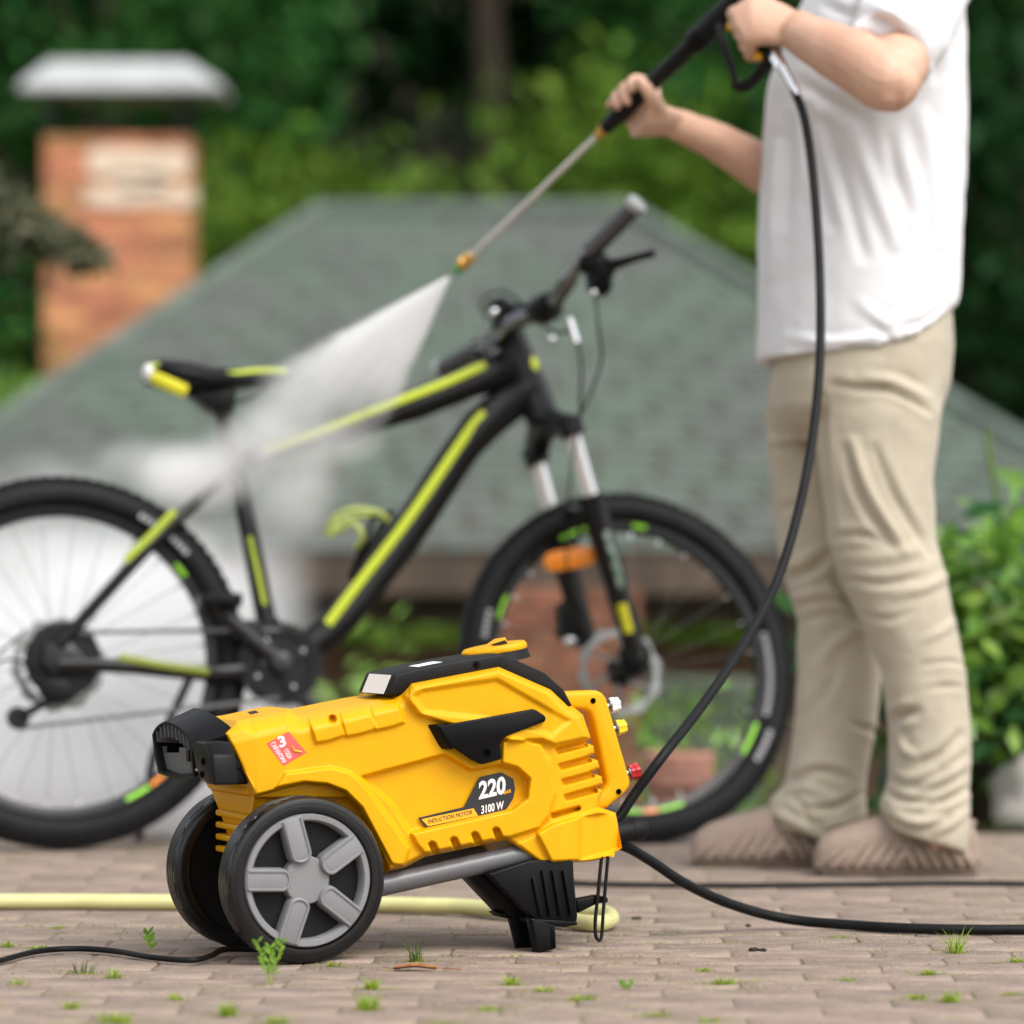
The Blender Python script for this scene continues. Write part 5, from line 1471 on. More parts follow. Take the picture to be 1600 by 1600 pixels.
    tr.loft([row(1228, 1485, 470, PY_, .165), row(1208, 1490, 540, PY_, .185), row(1200, 1484, 600, PY_, .19), row(1200, 1470, 640, PY_, .175), row(1212, 1458, 665, PY_, .135), row(1235, 1440, 690, PY_, .09)])
    tr.loft([row(1240, 1474, 600, 6.545, .105), row(1270, 1470, 650, 6.535, .108), row(1284, 1458, 750, 6.53, .100), row(1293, 1463, 840, 6.53, .094), row(1310, 1478, 900, 6.53, .094), row(1338, 1490, 960, 6.53, .092),
             row(1376, 1509, 1050, 6.53, .088), row(1388, 1515, 1140, 6.53, .086), row(1388, 1514, 1220, 6.53, .088), row2(1372, 1258, 1515, 1296, 6.53, .092), row2(1386, 1292, 1511, 1334, 6.53, .084)])
    tr.loft([row(1197, 1420, 600, 6.70, .105), row(1193, 1395, 650, 6.715, .106), row(1200, 1385, 750, 6.73, .098), row(1213, 1376, 850, 6.735, .092), row(1224, 1376, 905, 6.735, .092), row(1246, 1380, 970, 6.735, .090),
             row(1246, 1377, 1050, 6.735, .086), row(1238, 1365, 1150, 6.735, .084), row(1226, 1354, 1225, 6.735, .086), row2(1200, 1252, 1355, 1276, 6.735, .092), row2(1204, 1290, 1350, 1330, 6.735, .086)])
    tm = union_mesh(tr, .0062, 9, .5)
    n_, f_ = (5.9, 6.61), (6.58, 7.2); b_ = (5.9, 7.2)
    st = [([(1375, 606), (1412, 620), (1456, 646)], -6, 7, *n_), ([(1350, 590), (1400, 598), (1450, 622)], 6, 10, *n_), ([(1300, 600), (1350, 608), (1400, 600)], -4, 9, *n_),
          ([(1332, 690), (1362, 770), (1415, 862)], 7, 10, *n_), ([(1365, 700), (1400, 780), (1452, 866)], -6, 10, *n_), ([(1322, 700), (1345, 780), (1392, 850)], -6, 10, *n_),
          ([(1300, 840), (1345, 836), (1380, 846)], -5, 9, *n_), ([(1310, 872), (1400, 868), (1440, 856)], 3, 12, *n_), ([(1318, 905), (1380, 912), (1440, 900)], -5, 9, *n_), ([(1400, 930), (1450, 916), (1492, 892)], 4, 10, *n_),
          ([(1350, 962), (1390, 968), (1430, 955)], -3, 8, *n_), ([(1440, 1000), (1475, 985), (1505, 960)], 3, 9, *n_), ([(1440, 1040), (1480, 1034), (1512, 1040)], -4, 6, *n_), ([(1445, 1078), (1480, 1072), (1512, 1076)], -4, 6, *n_),
          ([(1392, 1128), (1412, 1116), (1432, 1112)], -11, 11, *n_), ([(1402, 1148), (1412, 1170), (1428, 1180)], 6, 9, *n_), ([(1430, 1196), (1468, 1180), (1500, 1148)], -8, 10, *n_), ([(1398, 1206), (1424, 1216), (1462, 1204)], 5, 9, *n_),
          ([(1384, 1236), (1412, 1250), (1446, 1252)], -8, 8, *n_), ([(1440, 1228), (1474, 1216), (1510, 1192)], 6, 9, *n_), ([(1452, 1258), (1480, 1250), (1512, 1232)], -8, 8, *n_), ([(1392, 1268), (1430, 1284), (1470, 1280)], 7, 9, *n_), ([(1380, 1290), (1400, 1306), (1436, 1318)], -6, 8, *n_), ([(1460, 1300), (1488, 1288), (1510, 1266)], 5, 8, *n_),
          ([(1285, 620), (1290, 720), (1300, 840)], -7, 9, *n_),
          ([(1205, 640), (1240, 636), (1262, 622)], -9, 9, *f_), ([(1230, 632), (1250, 668), (1262, 700)], -8, 9, *f_), ([(1200, 690), (1230, 686), (1262, 670)], 5, 10, *f_), ([(1215, 800), (1240, 790), (1270, 796)], -4, 10, *f_),
          ([(1232, 905), (1262, 890), (1296, 866)], -13, 12, *f_), ([(1240, 935), (1280, 925), (1330, 930)], 7, 10, *f_), ([(1300, 900), (1322, 935), (1345, 968)], -9, 10, *f_), ([(1250, 972), (1300, 960), (1350, 975)], -5, 9, *f_),
          ([(1270, 1050), (1300, 1010), (1340, 985)], 5, 12, *f_), ([(1260, 1120), (1290, 1080), (1310, 1040)], -5, 12, *f_), ([(1330, 1130), (1355, 1140), (1376, 1146)], -6, 8, *f_),
          ([(1240, 1218), (1278, 1204), (1322, 1214)], -9, 10, *f_), ([(1232, 1236), (1262, 1232), (1300, 1244)], 6, 9, *f_), ([(1262, 1262), (1304, 1262), (1350, 1240)], -9, 9, *f_), ([(1206, 1268), (1236, 1282), (1268, 1300)], 7, 9, *f_), ([(1290, 1290), (1326, 1282), (1352, 1268)], 5, 8, *f_), ([(1240, 1250), (1256, 1262), (1262, 1282)], -6, 8, *f_)]
    creases(tm, st, 0, .0036)
    trs = link('trousers', tm, M['pants'], root)
    # ---- shirt
    sm = MB()
    hemx = [1180, 1250, 1330, 1390, 1440, 1470, 1500]; hemy = [567, 562, 557, 552, 534, 508, 472]
    hem = row(1184, 1496, 540, PY_, .198)
    hem = [Vector((p.x, p.y, at(0, float(np.interp(800 + F * p.x / p.y, hemx, hemy)), PY_).z)) for p in hem]
    def lift(r, k):
        return [p * (1 - k) + q * k for p, q in zip(r, hem)]
    sm.loft([hem, lift(row(1183, 1499, 470, PY_, .198), .35), row(1182, 1501, 400, PY_, .197), row(1186, 1507, 300, PY_, .20), row(1193, 1511, 210, PY_, .205), row(1202, 1511, 130, PY_, .215), row(1222, 1508, 60, PY_, .23),
             row(1255, 1504, 0, PY_, .235), row(1285, 1492, -50, PY_, .21), row(1318, 1462, -84, PY_, .12), row(1328, 1448, -100, PY_, .08)])
    sm.tube(smooth_path([at(1435, -40, 6.52), at(1428, -5, 6.42), at(1408, 50, 6.27), at(1392, 84, 6.19)], 4), [.10, .10, .098, .095, .093, .091, .089, .086, .084, .082, .080, .079, .078], 22)
    sm.tube(smooth_path([at(1400, -40, 6.76), at(1375, 50, 6.86), at(1345, 150, 6.9)], 4), [.10] * 5 + [.085] * 4, 22)
    s_me = union_mesh(sm, .0064, 7, .5)
    st = [([(1262, 170), (1275, 260), (1300, 350)], -6, 14, *b_), ([(1292, 190), (1318, 280), (1350, 400)], -8, 14, *b_), ([(1330, 200), (1360, 280), (1400, 380)], 7, 16, *b_), ([(1390, 215), (1400, 270), (1420, 330)], -6, 14, *b_),
          ([(1240, 190), (1232, 260), (1228, 350)], -5, 14, *b_), ([(1215, 230), (1208, 330), (1206, 430)], 5, 14, *b_), ([(1440, 180), (1462, 280), (1470, 380)], 5, 16, *b_), ([(1395, 512), (1440, 505), (1476, 478)], -4, 10, *b_), ([(1355, 495), (1380, 520), (1396, 538)], -3, 9, *b_),
          ([(1340, 470), (1375, 500), (1420, 512)], 3, 12, *b_), ([(1230, 525), (1300, 535), (1380, 525)], 4, 10, *b_), ([(1200, 546), (1300, 541), (1385, 537)], -2.5, 5, *b_),
          ([(1330, 15), (1370, 28), (1420, 70)], -5, 12, *b_), ([(1370, 10), (1410, 30), (1440, 80)], 5, 12, *b_), ([(1290, 8), (1340, 30), (1390, 36)], -5, 12, *b_), ([(1445, 20), (1460, 70), (1462, 120)], -6, 12, *b_), ([(1252, 130), (1300, 160), (1350, 190)], -5, 14, *b_)]
    creases(s_me, st, 0, .0042, .7)
    link('t_shirt', s_me, M['shirt'], root)

    # ---- shoes: ribbed foam clogs
    def shoe(x_toe, x_heel, y_sole, Y, yaw):
        toe, heel = ground(x_toe, y_sole), ground(x_heel, y_sole)
        toe = Vector((at(x_toe, 900, Y).x, Y, 0)); heel = Vector((at(x_heel, 900, Y).x, Y + math.sin(yaw) * .28, 0))
        ln = (heel - toe); L_ = ln.length; d = ln / L_; s = Vector((-d.y, d.x, 0)); me = None
        prof = [(0, .034, .016, .040), (.03, .056, .005, .064), (.10, .074, .001, .080), (.22, .090, 0, .094), (.36, .100, .001, .106), (.50, .096, .004, .118), (.62, .090, .004, .130), (.74, .088, .002, .130), (.86, .086, .001, .124), (.95, .070, .007, .094), (1.0, .042, .022, .064)]
        rings = []; m = 60; n = 40
        ts = np.linspace(0, 1, m)
        W_s = np.interp(ts, [p[0] for p in prof], [p[1] / 2 for p in prof]); B_s = np.interp(ts, [p[0] for p in prof], [p[2] for p in prof]); H_s = np.interp(ts, [p[0] for p in prof], [p[3] for p in prof])
        for i in range(m):
            r = []
            for k in range(n):
                a = k / n * 6.2832; cx, sz = math.cos(a), math.sin(a)
                h = (B_s[i] + H_s[i]) / 2; hh = (H_s[i] - B_s[i]) / 2
                wx = W_s[i] * (1.12 if sz < -.2 else 1.0) * math.copysign(abs(cx) ** .75, cx)
                z = h + hh * math.copysign(abs(sz) ** .8, sz)
                x = ts[i] * L_
                r.append(toe + d * x + s * wx + Zv * max(z, .001))
            rings.append(r)
        mb = MB(); mb.loft(rings); 
        ob = mb.build('shoe', M['shoe'], root, ang=180)
        rb = MB()                                                               # diagonal ribs moulded into the side, all round
        def surf(t, z, sgn):
            W_, B_, H_ = (float(np.interp(t, ts, q)) for q in (W_s, B_s, H_s)); h, hh = (B_ + H_) / 2, (H_ - B_) / 2
            q = max(-1, min(1, (z - h) / hh)); sz = math.copysign(abs(q) ** 1.25, q); cx = math.sqrt(max(0, 1 - sz * sz))
            return toe + d * (t * L_) + s * (sgn * (W_ * (1.12 if sz < -.2 else 1.0) * cx ** .75 + .001)) + Zv * z
        for sgn in (-1, 1):
            for k in range(14):
                t0 = .015 + k * .071; dx = .13 if t0 < .52 else -.10; top = .068 if .1 < t0 < .9 else .054
                if .51 < t0 < .56: continue
                pts = [surf(min(.99, max(.005, t0 + dx * q)), .019 + (top - .019) * q, sgn) for q in (0, .25, .5, .75, 1)]
                rb = MB(); rb.tube(pts, [.0066, .0082, .0080, .0066, .003], 8, flat=.9); rb.build('sole_rib', M['shoe'], ob)
        so = MB(); n2 = 40
        def rim(z, k): return [surf(t, .012, 1) * 1 + s * (k) + Zv * (z - .012) for t in np.linspace(.012, .985, n2)] + [surf(t, .012, -1) - s * k + Zv * (z - .012) for t in np.linspace(.985, .012, n2)]
        so.loft([rim(.0008, .003), rim(.006, .0065), rim(.013, .006), rim(.016, .001)]); so.build('sole', M['sole'], ob, ang=50)
        # collar opening
        cpt = toe + d * (.72 * L_) + Zv * .100
        MB().tube([cpt + d * (math.cos(t) * .072) + s * (math.sin(t) * .038) + Zv * (.006 * -math.cos(t)) for t in [i / 28 * 6.2832 for i in range(28)]], .007, 8, closed=True).build('collar', M['shoe'], ob)
        return ob
    shoe(1272, 1533, 1370, 6.53, R(4))
    shoe(1080, 1345, 1357, 6.73, R(2))

def gun_axis():
    """where the gun runs; shared by the hands and the gun"""
    tip, tail = at(703, 432, 6.93), at(1178, -22, 6.36)
    d = (tip - tail).normalized()
    fore = tail + d * ((at(992, 168, 6.58) - tail).dot(d))
    return dict(tip=tip, tail=tail, dir=d, fore=fore, grip=at(1188, 46, 6.30), gdir=(at(1165, -20, 6.33) - at(1204, 76, 6.27)).normalized(), fsgn=1, gsgn=1)

def spray_gun():
    g = gun_axis(); d, tail, tip = g['dir'], g['tail'], g['tip']
    root = thing('spray_gun', g['fore'], 'black high pressure spray gun with a long steel lance held in both hands', 'spray gun')
    T = lambda px, py: tail + d * ((at(px, py, 6.6) - tail).dot(d) * 1.0)
    def on(px):  # the place along the lance at the pixel column px
        lo, hi = 0, (tip - tail).length
        for _ in range(40):
            m_ = (lo + hi) / 2; p = tail + d * m_
            if 800 + F * p.x / p.y > px: lo = m_
            else: hi = m_
        return tail + d * lo
    side = d.cross(Vector((0, 0, 1))).normalized(); up = side.cross(d)
    b = MB()
    p0, p1, p2 = on(1170), on(1095), on(945)
    b.tube([p0 - d * .03, p0, p1, p1 + d * .004, on(1000), on(965), p2], [.022, .024, .022, .0165, .0145, .0165, .0120], 18)
    bar = b.build('barrel', M['black'], root, ang=30)
    MB().tube([p1 - d * .012, p1 + d * .018], .0225, 18).build('collar_ring', M['satin'], bar)
    MB().lathe(p2, d, [(.0115, 0), (.0115, .006), (.0085, .008), (.0085, .016), (.0065, .018), (.0065, .024)], 12).build('brass_coupling', M['brass'], root)
    l0, l1 = p2 + d * .02, on(735)
    MB().tube([l0, l1], .0056, 14).build('lance', M['steel'], root)
    nz = MB(); nz.lathe(l1 - d * .006, d, [(.009, 0), (.0115, .003), (.0115, .014), (.0085, .015), (.0085, .018), (.0130, .020), (.0130, .034), (.0090, .036)], 14); nz.build('nozzle_coupler', M['brass'], root, ang=25)
    MB().lathe(l1 + d * .028, d, [(.0108, 0), (.0112, .006), (.0100, .016), (.0065, .017), (.004, .012)], 14).build('nozzle', M['nozgreen'], root)
    # handle, guard, trigger
    gd = g['gdir']; gp = g['grip']
    h = MB(); h.tube(smooth_path([p0 - d * .012, gp + gd * .055, gp, gp - gd * .05, at(1213, 82, 6.265)], 4), [.020] * 5 + [.0165] * 12, 16); h.build('handle', M['black'], root)
    gq = [at(1122, 40, 6.37), at(1130, 70, 6.36), at(1146, 116, 6.345), at(1150, 133, 6.34), at(1160, 136, 6.335), at(1176, 128, 6.32), at(1194, 106, 6.29), at(1208, 86, 6.27)]
    MB().tube(smooth_path(gq, 4), .0075, 10, flat=1.5).build('trigger_guard', M['black'], root)
    MB().tube(smooth_path([at(1126, 50, 6.365), at(1140, 96, 6.35), at(1148, 122, 6.34)], 4), .0035, 8, flat=2.2).build('guard_edge', M['greyplug'], root)
    MB().tube(smooth_path([at(1150, 30, 6.345), at(1156, 60, 6.335), at(1168, 84, 6.32)], 4), .0055, 8, flat=1.6).build('trigger', M['black'], root)
    MB().ball(at(1141, 42, 6.36), Vector((.007, 0, 0)), Vector((0, .008, 0)), Vector((0, 0, .009)), 10, 6).build('trigger_pivot', M['amber'], root)
    MB().ball(at(1185, 88, 6.28), Vector((.010, 0, 0)), Vector((0, .010, 0)), Vector((0, 0, .008)), 10, 6).build('safety_catch', M['amber'], root)
    MB().tube([at(1206, 74, 6.27), at(1222, 104, 6.25)], [.0125, .0125], 6).build('swivel_nut', M['chrome'], root)
    MB().tube([at(1222, 104, 6.25), at(1247, 150, 6.22)], [.010, .0078], 14).build('hose_ferrule', M['chrome'], root)

spray_gun()
person()

# ------------------------------------------------------------------ hoses and cables
def hose(name, label, cat, pts, r, m, k=10, n=12):
    q = smooth_path(pts, k)
    o = MB().tube(q, r, n).build(name, m, base=(q[0].x, q[0].y, 0)); tag(o, label, cat); return o
hp = [at(1240, 138, 6.228), at(1258, 190, 6.2), at(1272, 290, 6.16), at(1281, 430, 6.1), at(1281, 560, 6.02), at(1270, 680, 5.94), at(1247, 800, 5.84), at(1213, 910, 5.74), at(1160, 1010, 5.62), at(1095, 1105, 5.5), at(1035, 1182, 5.4), at(992, 1240, 5.39), at(962, 1282, 5.38), at(925, 1300, 5.37)]
hose('pressure_hose', 'black hose running from the gun handle down to the yellow machine', 'hose', hp, .0078, M['hose'])
gz = lambda px, py, r: ground(px, py + r * F / (CZ * F / (py - HZ)), r + .003)
def gl(px, py, r):
    """a point of a hose of radius r lying on the paving, its middle at the pixel"""
    p = ground(px, py, r); p.z = r + .0025; return p
hp = [at(930, 1312, 5.36), at(975, 1322, 5.37), at(1015, 1344, 5.40), at(1070, 1380, 5.44), at(1140, 1412, 5.50), at(1225, 1435, 5.545), gl(1330, 1448, .0078), gl(1450, 1454, .0078), gl(1620, 1455, .0078), gl(1900, 1450, .0078), gl(2600, 1430, .0078)]
hose('pressure_hose', 'thick black hose curving from the machine down onto the paving towards the right', 'hose', hp, .0078, M['hose'])
hose('electric_cable', 'thin black cable lying straight across the paving in front of the shoes', 'cable', [gl(860, 1380, .0045), gl(960, 1384, .0045), gl(1150, 1386, .0045), gl(1330, 1384, .0045), gl(1480, 1382, .0045), gl(1640, 1383, .0045), gl(1900, 1380, .0045), gl(2600, 1384, .0045)], .0045, M['hose'])
hose('electric_cable', 'thin black cord at the lower left running under the machine wheels', 'cord', [gl(-1500, 1500, .005), gl(-700, 1560, .005), gl(-160, 1540, .005), gl(-60, 1522, .005), gl(0, 1504, .005), gl(60, 1489, .005), gl(120, 1485, .005), gl(180, 1489, .005), gl(240, 1499, .005), gl(300, 1503, .005), gl(330, 1496, .006), gl(352, 1486, .008), gl(400, 1486, .006), gl(470, 1484, .005)], .0042, M['hose'])
yq = [gl(-1800, 1404, .013), gl(-900, 1414, .013), gl(-200, 1412, .013), gl(0, 1411, .013), gl(120, 1411, .013), gl(270, 1412, .013), gl(450, 1414, .013), gl(620, 1416, .013), gl(720, 1419, .013), gl(800, 1426, .013), gl(860, 1436, .013), gl(905, 1443, .013), gl(938, 1445, .013), gl(955, 1438, .013), gl(945, 1429, .013), gl(905, 1424, .013), gl(850, 1419, .013), gl(815, 1413, .013)]
hose('garden_hose', 'pale yellow garden hose lying behind the machine and looping by its leg', 'hose', yq, .0125, M['yhose'], n=16)

# ------------------------------------------------------------------ water: the fan of spray and the mist it throws up
def vol_mat(name):
    m = bpy.data.materials.new(name); m.use_nodes = True; t = m.node_tree; t.nodes.remove(t.nodes['Principled BSDF'])
    v = t.nodes.new('ShaderNodeVolumePrincipled'); v.inputs['Color'].default_value = (.99, .99, .99, 1); v.inputs['Anisotropy'].default_value = 0
    t.links.new(v.outputs[0], t.nodes['Material Output'].inputs['Volume'])
    def N(kind, *ins, **kw):
        n = t.nodes.new(kind)
        for k, val in kw.items(): setattr(n, k, val)
        for i, x in enumerate(ins):
            if x is None: continue
            if isinstance(x, bpy.types.NodeSocket): t.links.new(x, n.inputs[i])
            else: n.inputs[i].default_value = x
        return n
    def mth(op, a, b=None, c=False):
        n = N('ShaderNodeMath', a, b, operation=op); n.use_clamp = c; return n.outputs[0]
    def remap(x, a, b, c, d, smooth=False):
        n = N('ShaderNodeMapRange', x, a, b, c, d)
        if smooth: n.interpolation_type = 'SMOOTHSTEP'
        return n.outputs[0]
    co = t.nodes.new('ShaderNodeTexCoord').outputs['Object']
    return m, t, v, N, mth, remap, co

def mist(name, label, blobs, base, dens, nscale, lo, hi, floor):
    """soft puffs: each (x, y, z, rx, ry, rz, weight) thins out to nothing at its rim; one closed box holds them"""
    m, t, v, N, mth, remap, co = vol_mat(name + '_water')
    tot = None
    for x, y, z, rx, ry, rz, wt in blobs:
        mp = N('ShaderNodeMapping', co)
        mp.inputs['Location'].default_value = (-(x - base[0]) / rx, -(y - base[1]) / ry, -(z - base[2]) / rz); mp.inputs['Scale'].default_value = (1 / rx, 1 / ry, 1 / rz)
        ln = N('ShaderNodeVectorMath', mp.outputs[0], operation='LENGTH').outputs['Value']
        d = mth('MULTIPLY', remap(ln, .15, 1.0, 1.0, 0.0, True), wt)
        tot = d if tot is None else mth('ADD', tot, d)
    nz = N('ShaderNodeTexNoise', co); nz.inputs['Scale'].default_value = nscale; nz.inputs['Detail'].default_value = 3; nz.inputs['Distortion'].default_value = .6
    k = remap(nz.outputs['Fac'], lo, hi, floor, 1.0)
    t.links.new(mth('MULTIPLY', mth('MULTIPLY', tot, k), dens), v.inputs['Density'])
    B = np.array(blobs)
    lo_, hi_ = (B[:, :3] - B[:, 3:6]).min(0), (B[:, :3] + B[:, 3:6]).max(0); lo_[2] = max(lo_[2], .018)
    c, h = (lo_ + hi_) / 2, (hi_ - lo_) / 2
    o = MB().box(c, (h[0], 0, 0), (0, h[1], 0), (0, 0, h[2])).build(name, m, base=base)
    tag(o, label, kind='stuff'); return o

def blob(px, py, Y, rx, ry, rz, wt=1.0):
    p = at(px, py, Y); return (p.x, p.y, p.z, rx, ry, rz, wt)

def spray_fan():
    g = gun_axis(); tip = g['tip'] + g['dir'] * .004
    m1, m2 = at(497, 556, 7.02), at(640, 596, 6.99)
    mid = (m1 + m2) / 2; z = (mid - tip).normalized(); x = (m2 - m1); x = (x - z * x.dot(z)).normalized(); y = z.cross(x)
    half = (m2 - m1).length / 2 / (mid - tip).length; L_ = .48
    m, t, v, N, mth, remap, co = vol_mat('spray_water')
    sp = N('ShaderNodeSeparateXYZ', co); X, Y, Z = sp.outputs
    hw = mth('ADD', mth('MULTIPLY', Z, half), .0045)
    s = mth('DIVIDE', X, hw); sa = mth('ABSOLUTE', s)
    rz = N('ShaderNodeTexNoise', N('ShaderNodeCombineXYZ', mth('MULTIPLY', s, 2.0), 0.0, mth('MULTIPLY', Z, 14.0)).outputs[0]); rz.inputs['Scale'].default_value = 1.0; rz.inputs['Detail'].default_value = 5
    ragged = mth('ADD', sa, mth('MULTIPLY', mth('SUBTRACT', rz.outputs['Fac'], .5), mth('MULTIPLY', Z, 1.5)))
    edge = remap(ragged, .55, 1.0, 1, 0, True)
    th = mth('ADD', mth('MULTIPLY', Z, .085), .007)
    q = mth('DIVIDE', Y, th); e2 = mth('SUBTRACT', 1.0, mth('MULTIPLY', q, q), True)
    far = mth('MULTIPLY', remap(Z, .22, .36, 1, .30, True), remap(Z, .30, .46, 1, 0, True))
    # the left side of the fan carries further than the right
    lean = mth('ADD', mth('MULTIPLY', remap(Z, .16, .30, 0, 1, True), remap(s, -.5, .6, 0, -.8, True)), 1.0)
    cmb = N('ShaderNodeCombineXYZ', mth('MULTIPLY', s, 9.0), mth('MULTIPLY', q, .8), mth('MULTIPLY', Z, 4.0))
    nz = N('ShaderNodeTexNoise', cmb.outputs[0]); nz.inputs['Scale'].default_value = 1.6; nz.inputs['Detail'].default_value = 4
    st = remap(nz.outputs['Fac'], .3, .7, .5, 1.2)
    d = mth('DIVIDE', 3.0, th)
    for f_ in (edge, e2, far, lean, st): d = mth('MULTIPLY', d, f_)
    t.links.new(d, v.inputs['Density'])
    rings = []
    for k in range(7):
        zz = L_ * k / 6; w_ = (half * zz + .0045) * 1.06; h_ = (.085 * zz + .007) * 1.05
        rings.append([Vector((w_ * math.cos(a) * (abs(math.cos(a)) ** -.4 if abs(math.cos(a)) > .01 else 1), h_ * math.sin(a) * (abs(math.sin(a)) ** -.4 if abs(math.sin(a)) > .01 else 1), zz)) for a in [i / 16 * 6.2832 + .2 for i in range(16)]])
    me = MB().loft(rings).mesh('water_spray'); me.materials.append(m)
    o = bpy.data.objects.new('water_spray', me); COL.objects.link(o)
    o.matrix_world = Matrix.Translation(tip) @ Matrix((x, y, z)).transposed().to_4x4()
    tag(o, 'white fan of water sprayed from the lance onto the bicycle', kind='stuff')
spray_fan()
b1 = at(330, 745, 7.1)
mist('mist', 'white water mist bouncing off the bicycle seat tube',
     [blob(480, 606, 7.02, .085, .08, .075, .42), blob(446, 644, 7.03, .095, .09, .080, .5), blob(408, 684, 7.05, .105, .10, .085, .55), blob(366, 716, 7.07, .115, .10, .085, .6), blob(322, 744, 7.09, .13, .11, .085, .65), blob(110, 760, 7.3, .24, .12, .10, .16), blob(300, 750, 7.10, .15, .12, .08, .9), blob(275, 726, 7.16, .12, .11, .075, .5), blob(455, 760, 7.10, .12, .12, .12, .6), blob(215, 716, 7.25, .11, .10, .06, .3), blob(430, 850, 7.25, .13, .12, .16, .22), blob(520, 690, 7.06, .13, .10, .07, .35)],
     (b1.x, b1.y, b1.z), 24, 7.5, .33, .66, .2)
b2 = at(150, 1000, 7.6)
mist('mist', 'bank of white water mist behind the rear bicycle wheel',
     [blob(150, 1000, 7.72, .44, .26, .31, 1), blob(60, 1150, 7.55, .52, .28, .32, 1), blob(270, 1140, 7.55, .36, .26, .34, 1), blob(20, 900, 7.85, .36, .24, .20, .3), blob(310, 960, 7.65, .26, .20, .26, .7), blob(120, 1250, 7.38, .62, .26, .17, 1), blob(-170, 1080, 7.65, .40, .26, .36, .9), blob(420, 980, 7.6, .14, .16, .2, .25), blob(330, 1265, 7.36, .27, .22, .14, .9)],
     (b2.x, b2.y, b2.z), 15, 5.0, .30, .62, .35)
# ------------------------------------------------------------------ weeds, moss and litter on the paving
def blades(g, cx, cy, z, n, h, spread, wv=.0012, lean=.5):
    V, Fc = [], []
    for _ in range(n):
        a = g.uniform(0, 6.28); r = spread * math.sqrt(g.uniform()); x, y = cx + r * math.cos(a), cy + r * math.sin(a) * .6
        hh = h * g.uniform(.45, 1.05); b = g.uniform(0, 6.28); dx, dy = math.cos(b) * wv, math.sin(b) * wv
        lx, ly = (math.cos(a) * .6 + g.normal() * .5) * hh * lean, (math.sin(a) * .6 + g.normal() * .5) * hh * lean
        k = len(V)
        for t, wf in ((0, 1), (.45, .85), (.78, .5)):
            V += [(x + lx * t * t - dx * wf, y + ly * t * t - dy * wf, z + hh * t * (1 - .18 * t)), (x + lx * t * t + dx * wf, y + ly * t * t + dy * wf, z + hh * t * (1 - .18 * t))]
        V.append((x + lx, y + ly, z + hh * .84))
        Fc += [(k, k + 1, k + 3), (k, k + 3, k + 2), (k + 2, k + 3, k + 5), (k + 2, k + 5, k + 4), (k + 4, k + 5, k + 6)]
    return V, Fc

GRASSM = leaf_mat('weed_grass', (.30, .44, .04), .4, rough=.45)
MOSSM = leaf_mat('joint_moss', (.30, .34, .05), .4, rough=.7)
DGRASS = leaf_mat('dark_weed_grass', (.10, .17, .035), .4)

def tuft(px, py, hpx, wpx, label, seed, m=None, n=26, name='grass_tuft'):
    p = ground(px, py); s = F / p.y; g = np.random.RandomState(seed); hpx *= 1.4; n = int(n * 1.3)
    h, sp = hpx / s, wpx / s / 2
    V, Fc = blades(g, p.x, p.y, -.004, n, h, sp * .55, wv=.0011)
    o = link(name, np_mesh(name, V, np.array(Fc)), m or GRASSM, base=(p.x, p.y, 0))
    # a cushion of moss at the foot
    q = np.array([(p.x + g.normal() * sp * g.choice([.5, 1.5]), p.y + g.normal() * min(.008, sp * .3), g.uniform(-.002, .0035)) for _ in range(int(80 + wpx * 4))])
    v, f = leaf_quads(q, g.uniform(.0018, .0045, len(q)), seed, up=.8)
    o2 = link('moss_cushion', np_mesh('moss_cushion', v, f), MOSSM, o); o2['kind'] = 'stuff'
    tag(o, label, 'grass', 'weeds growing between the paving stones'); return o

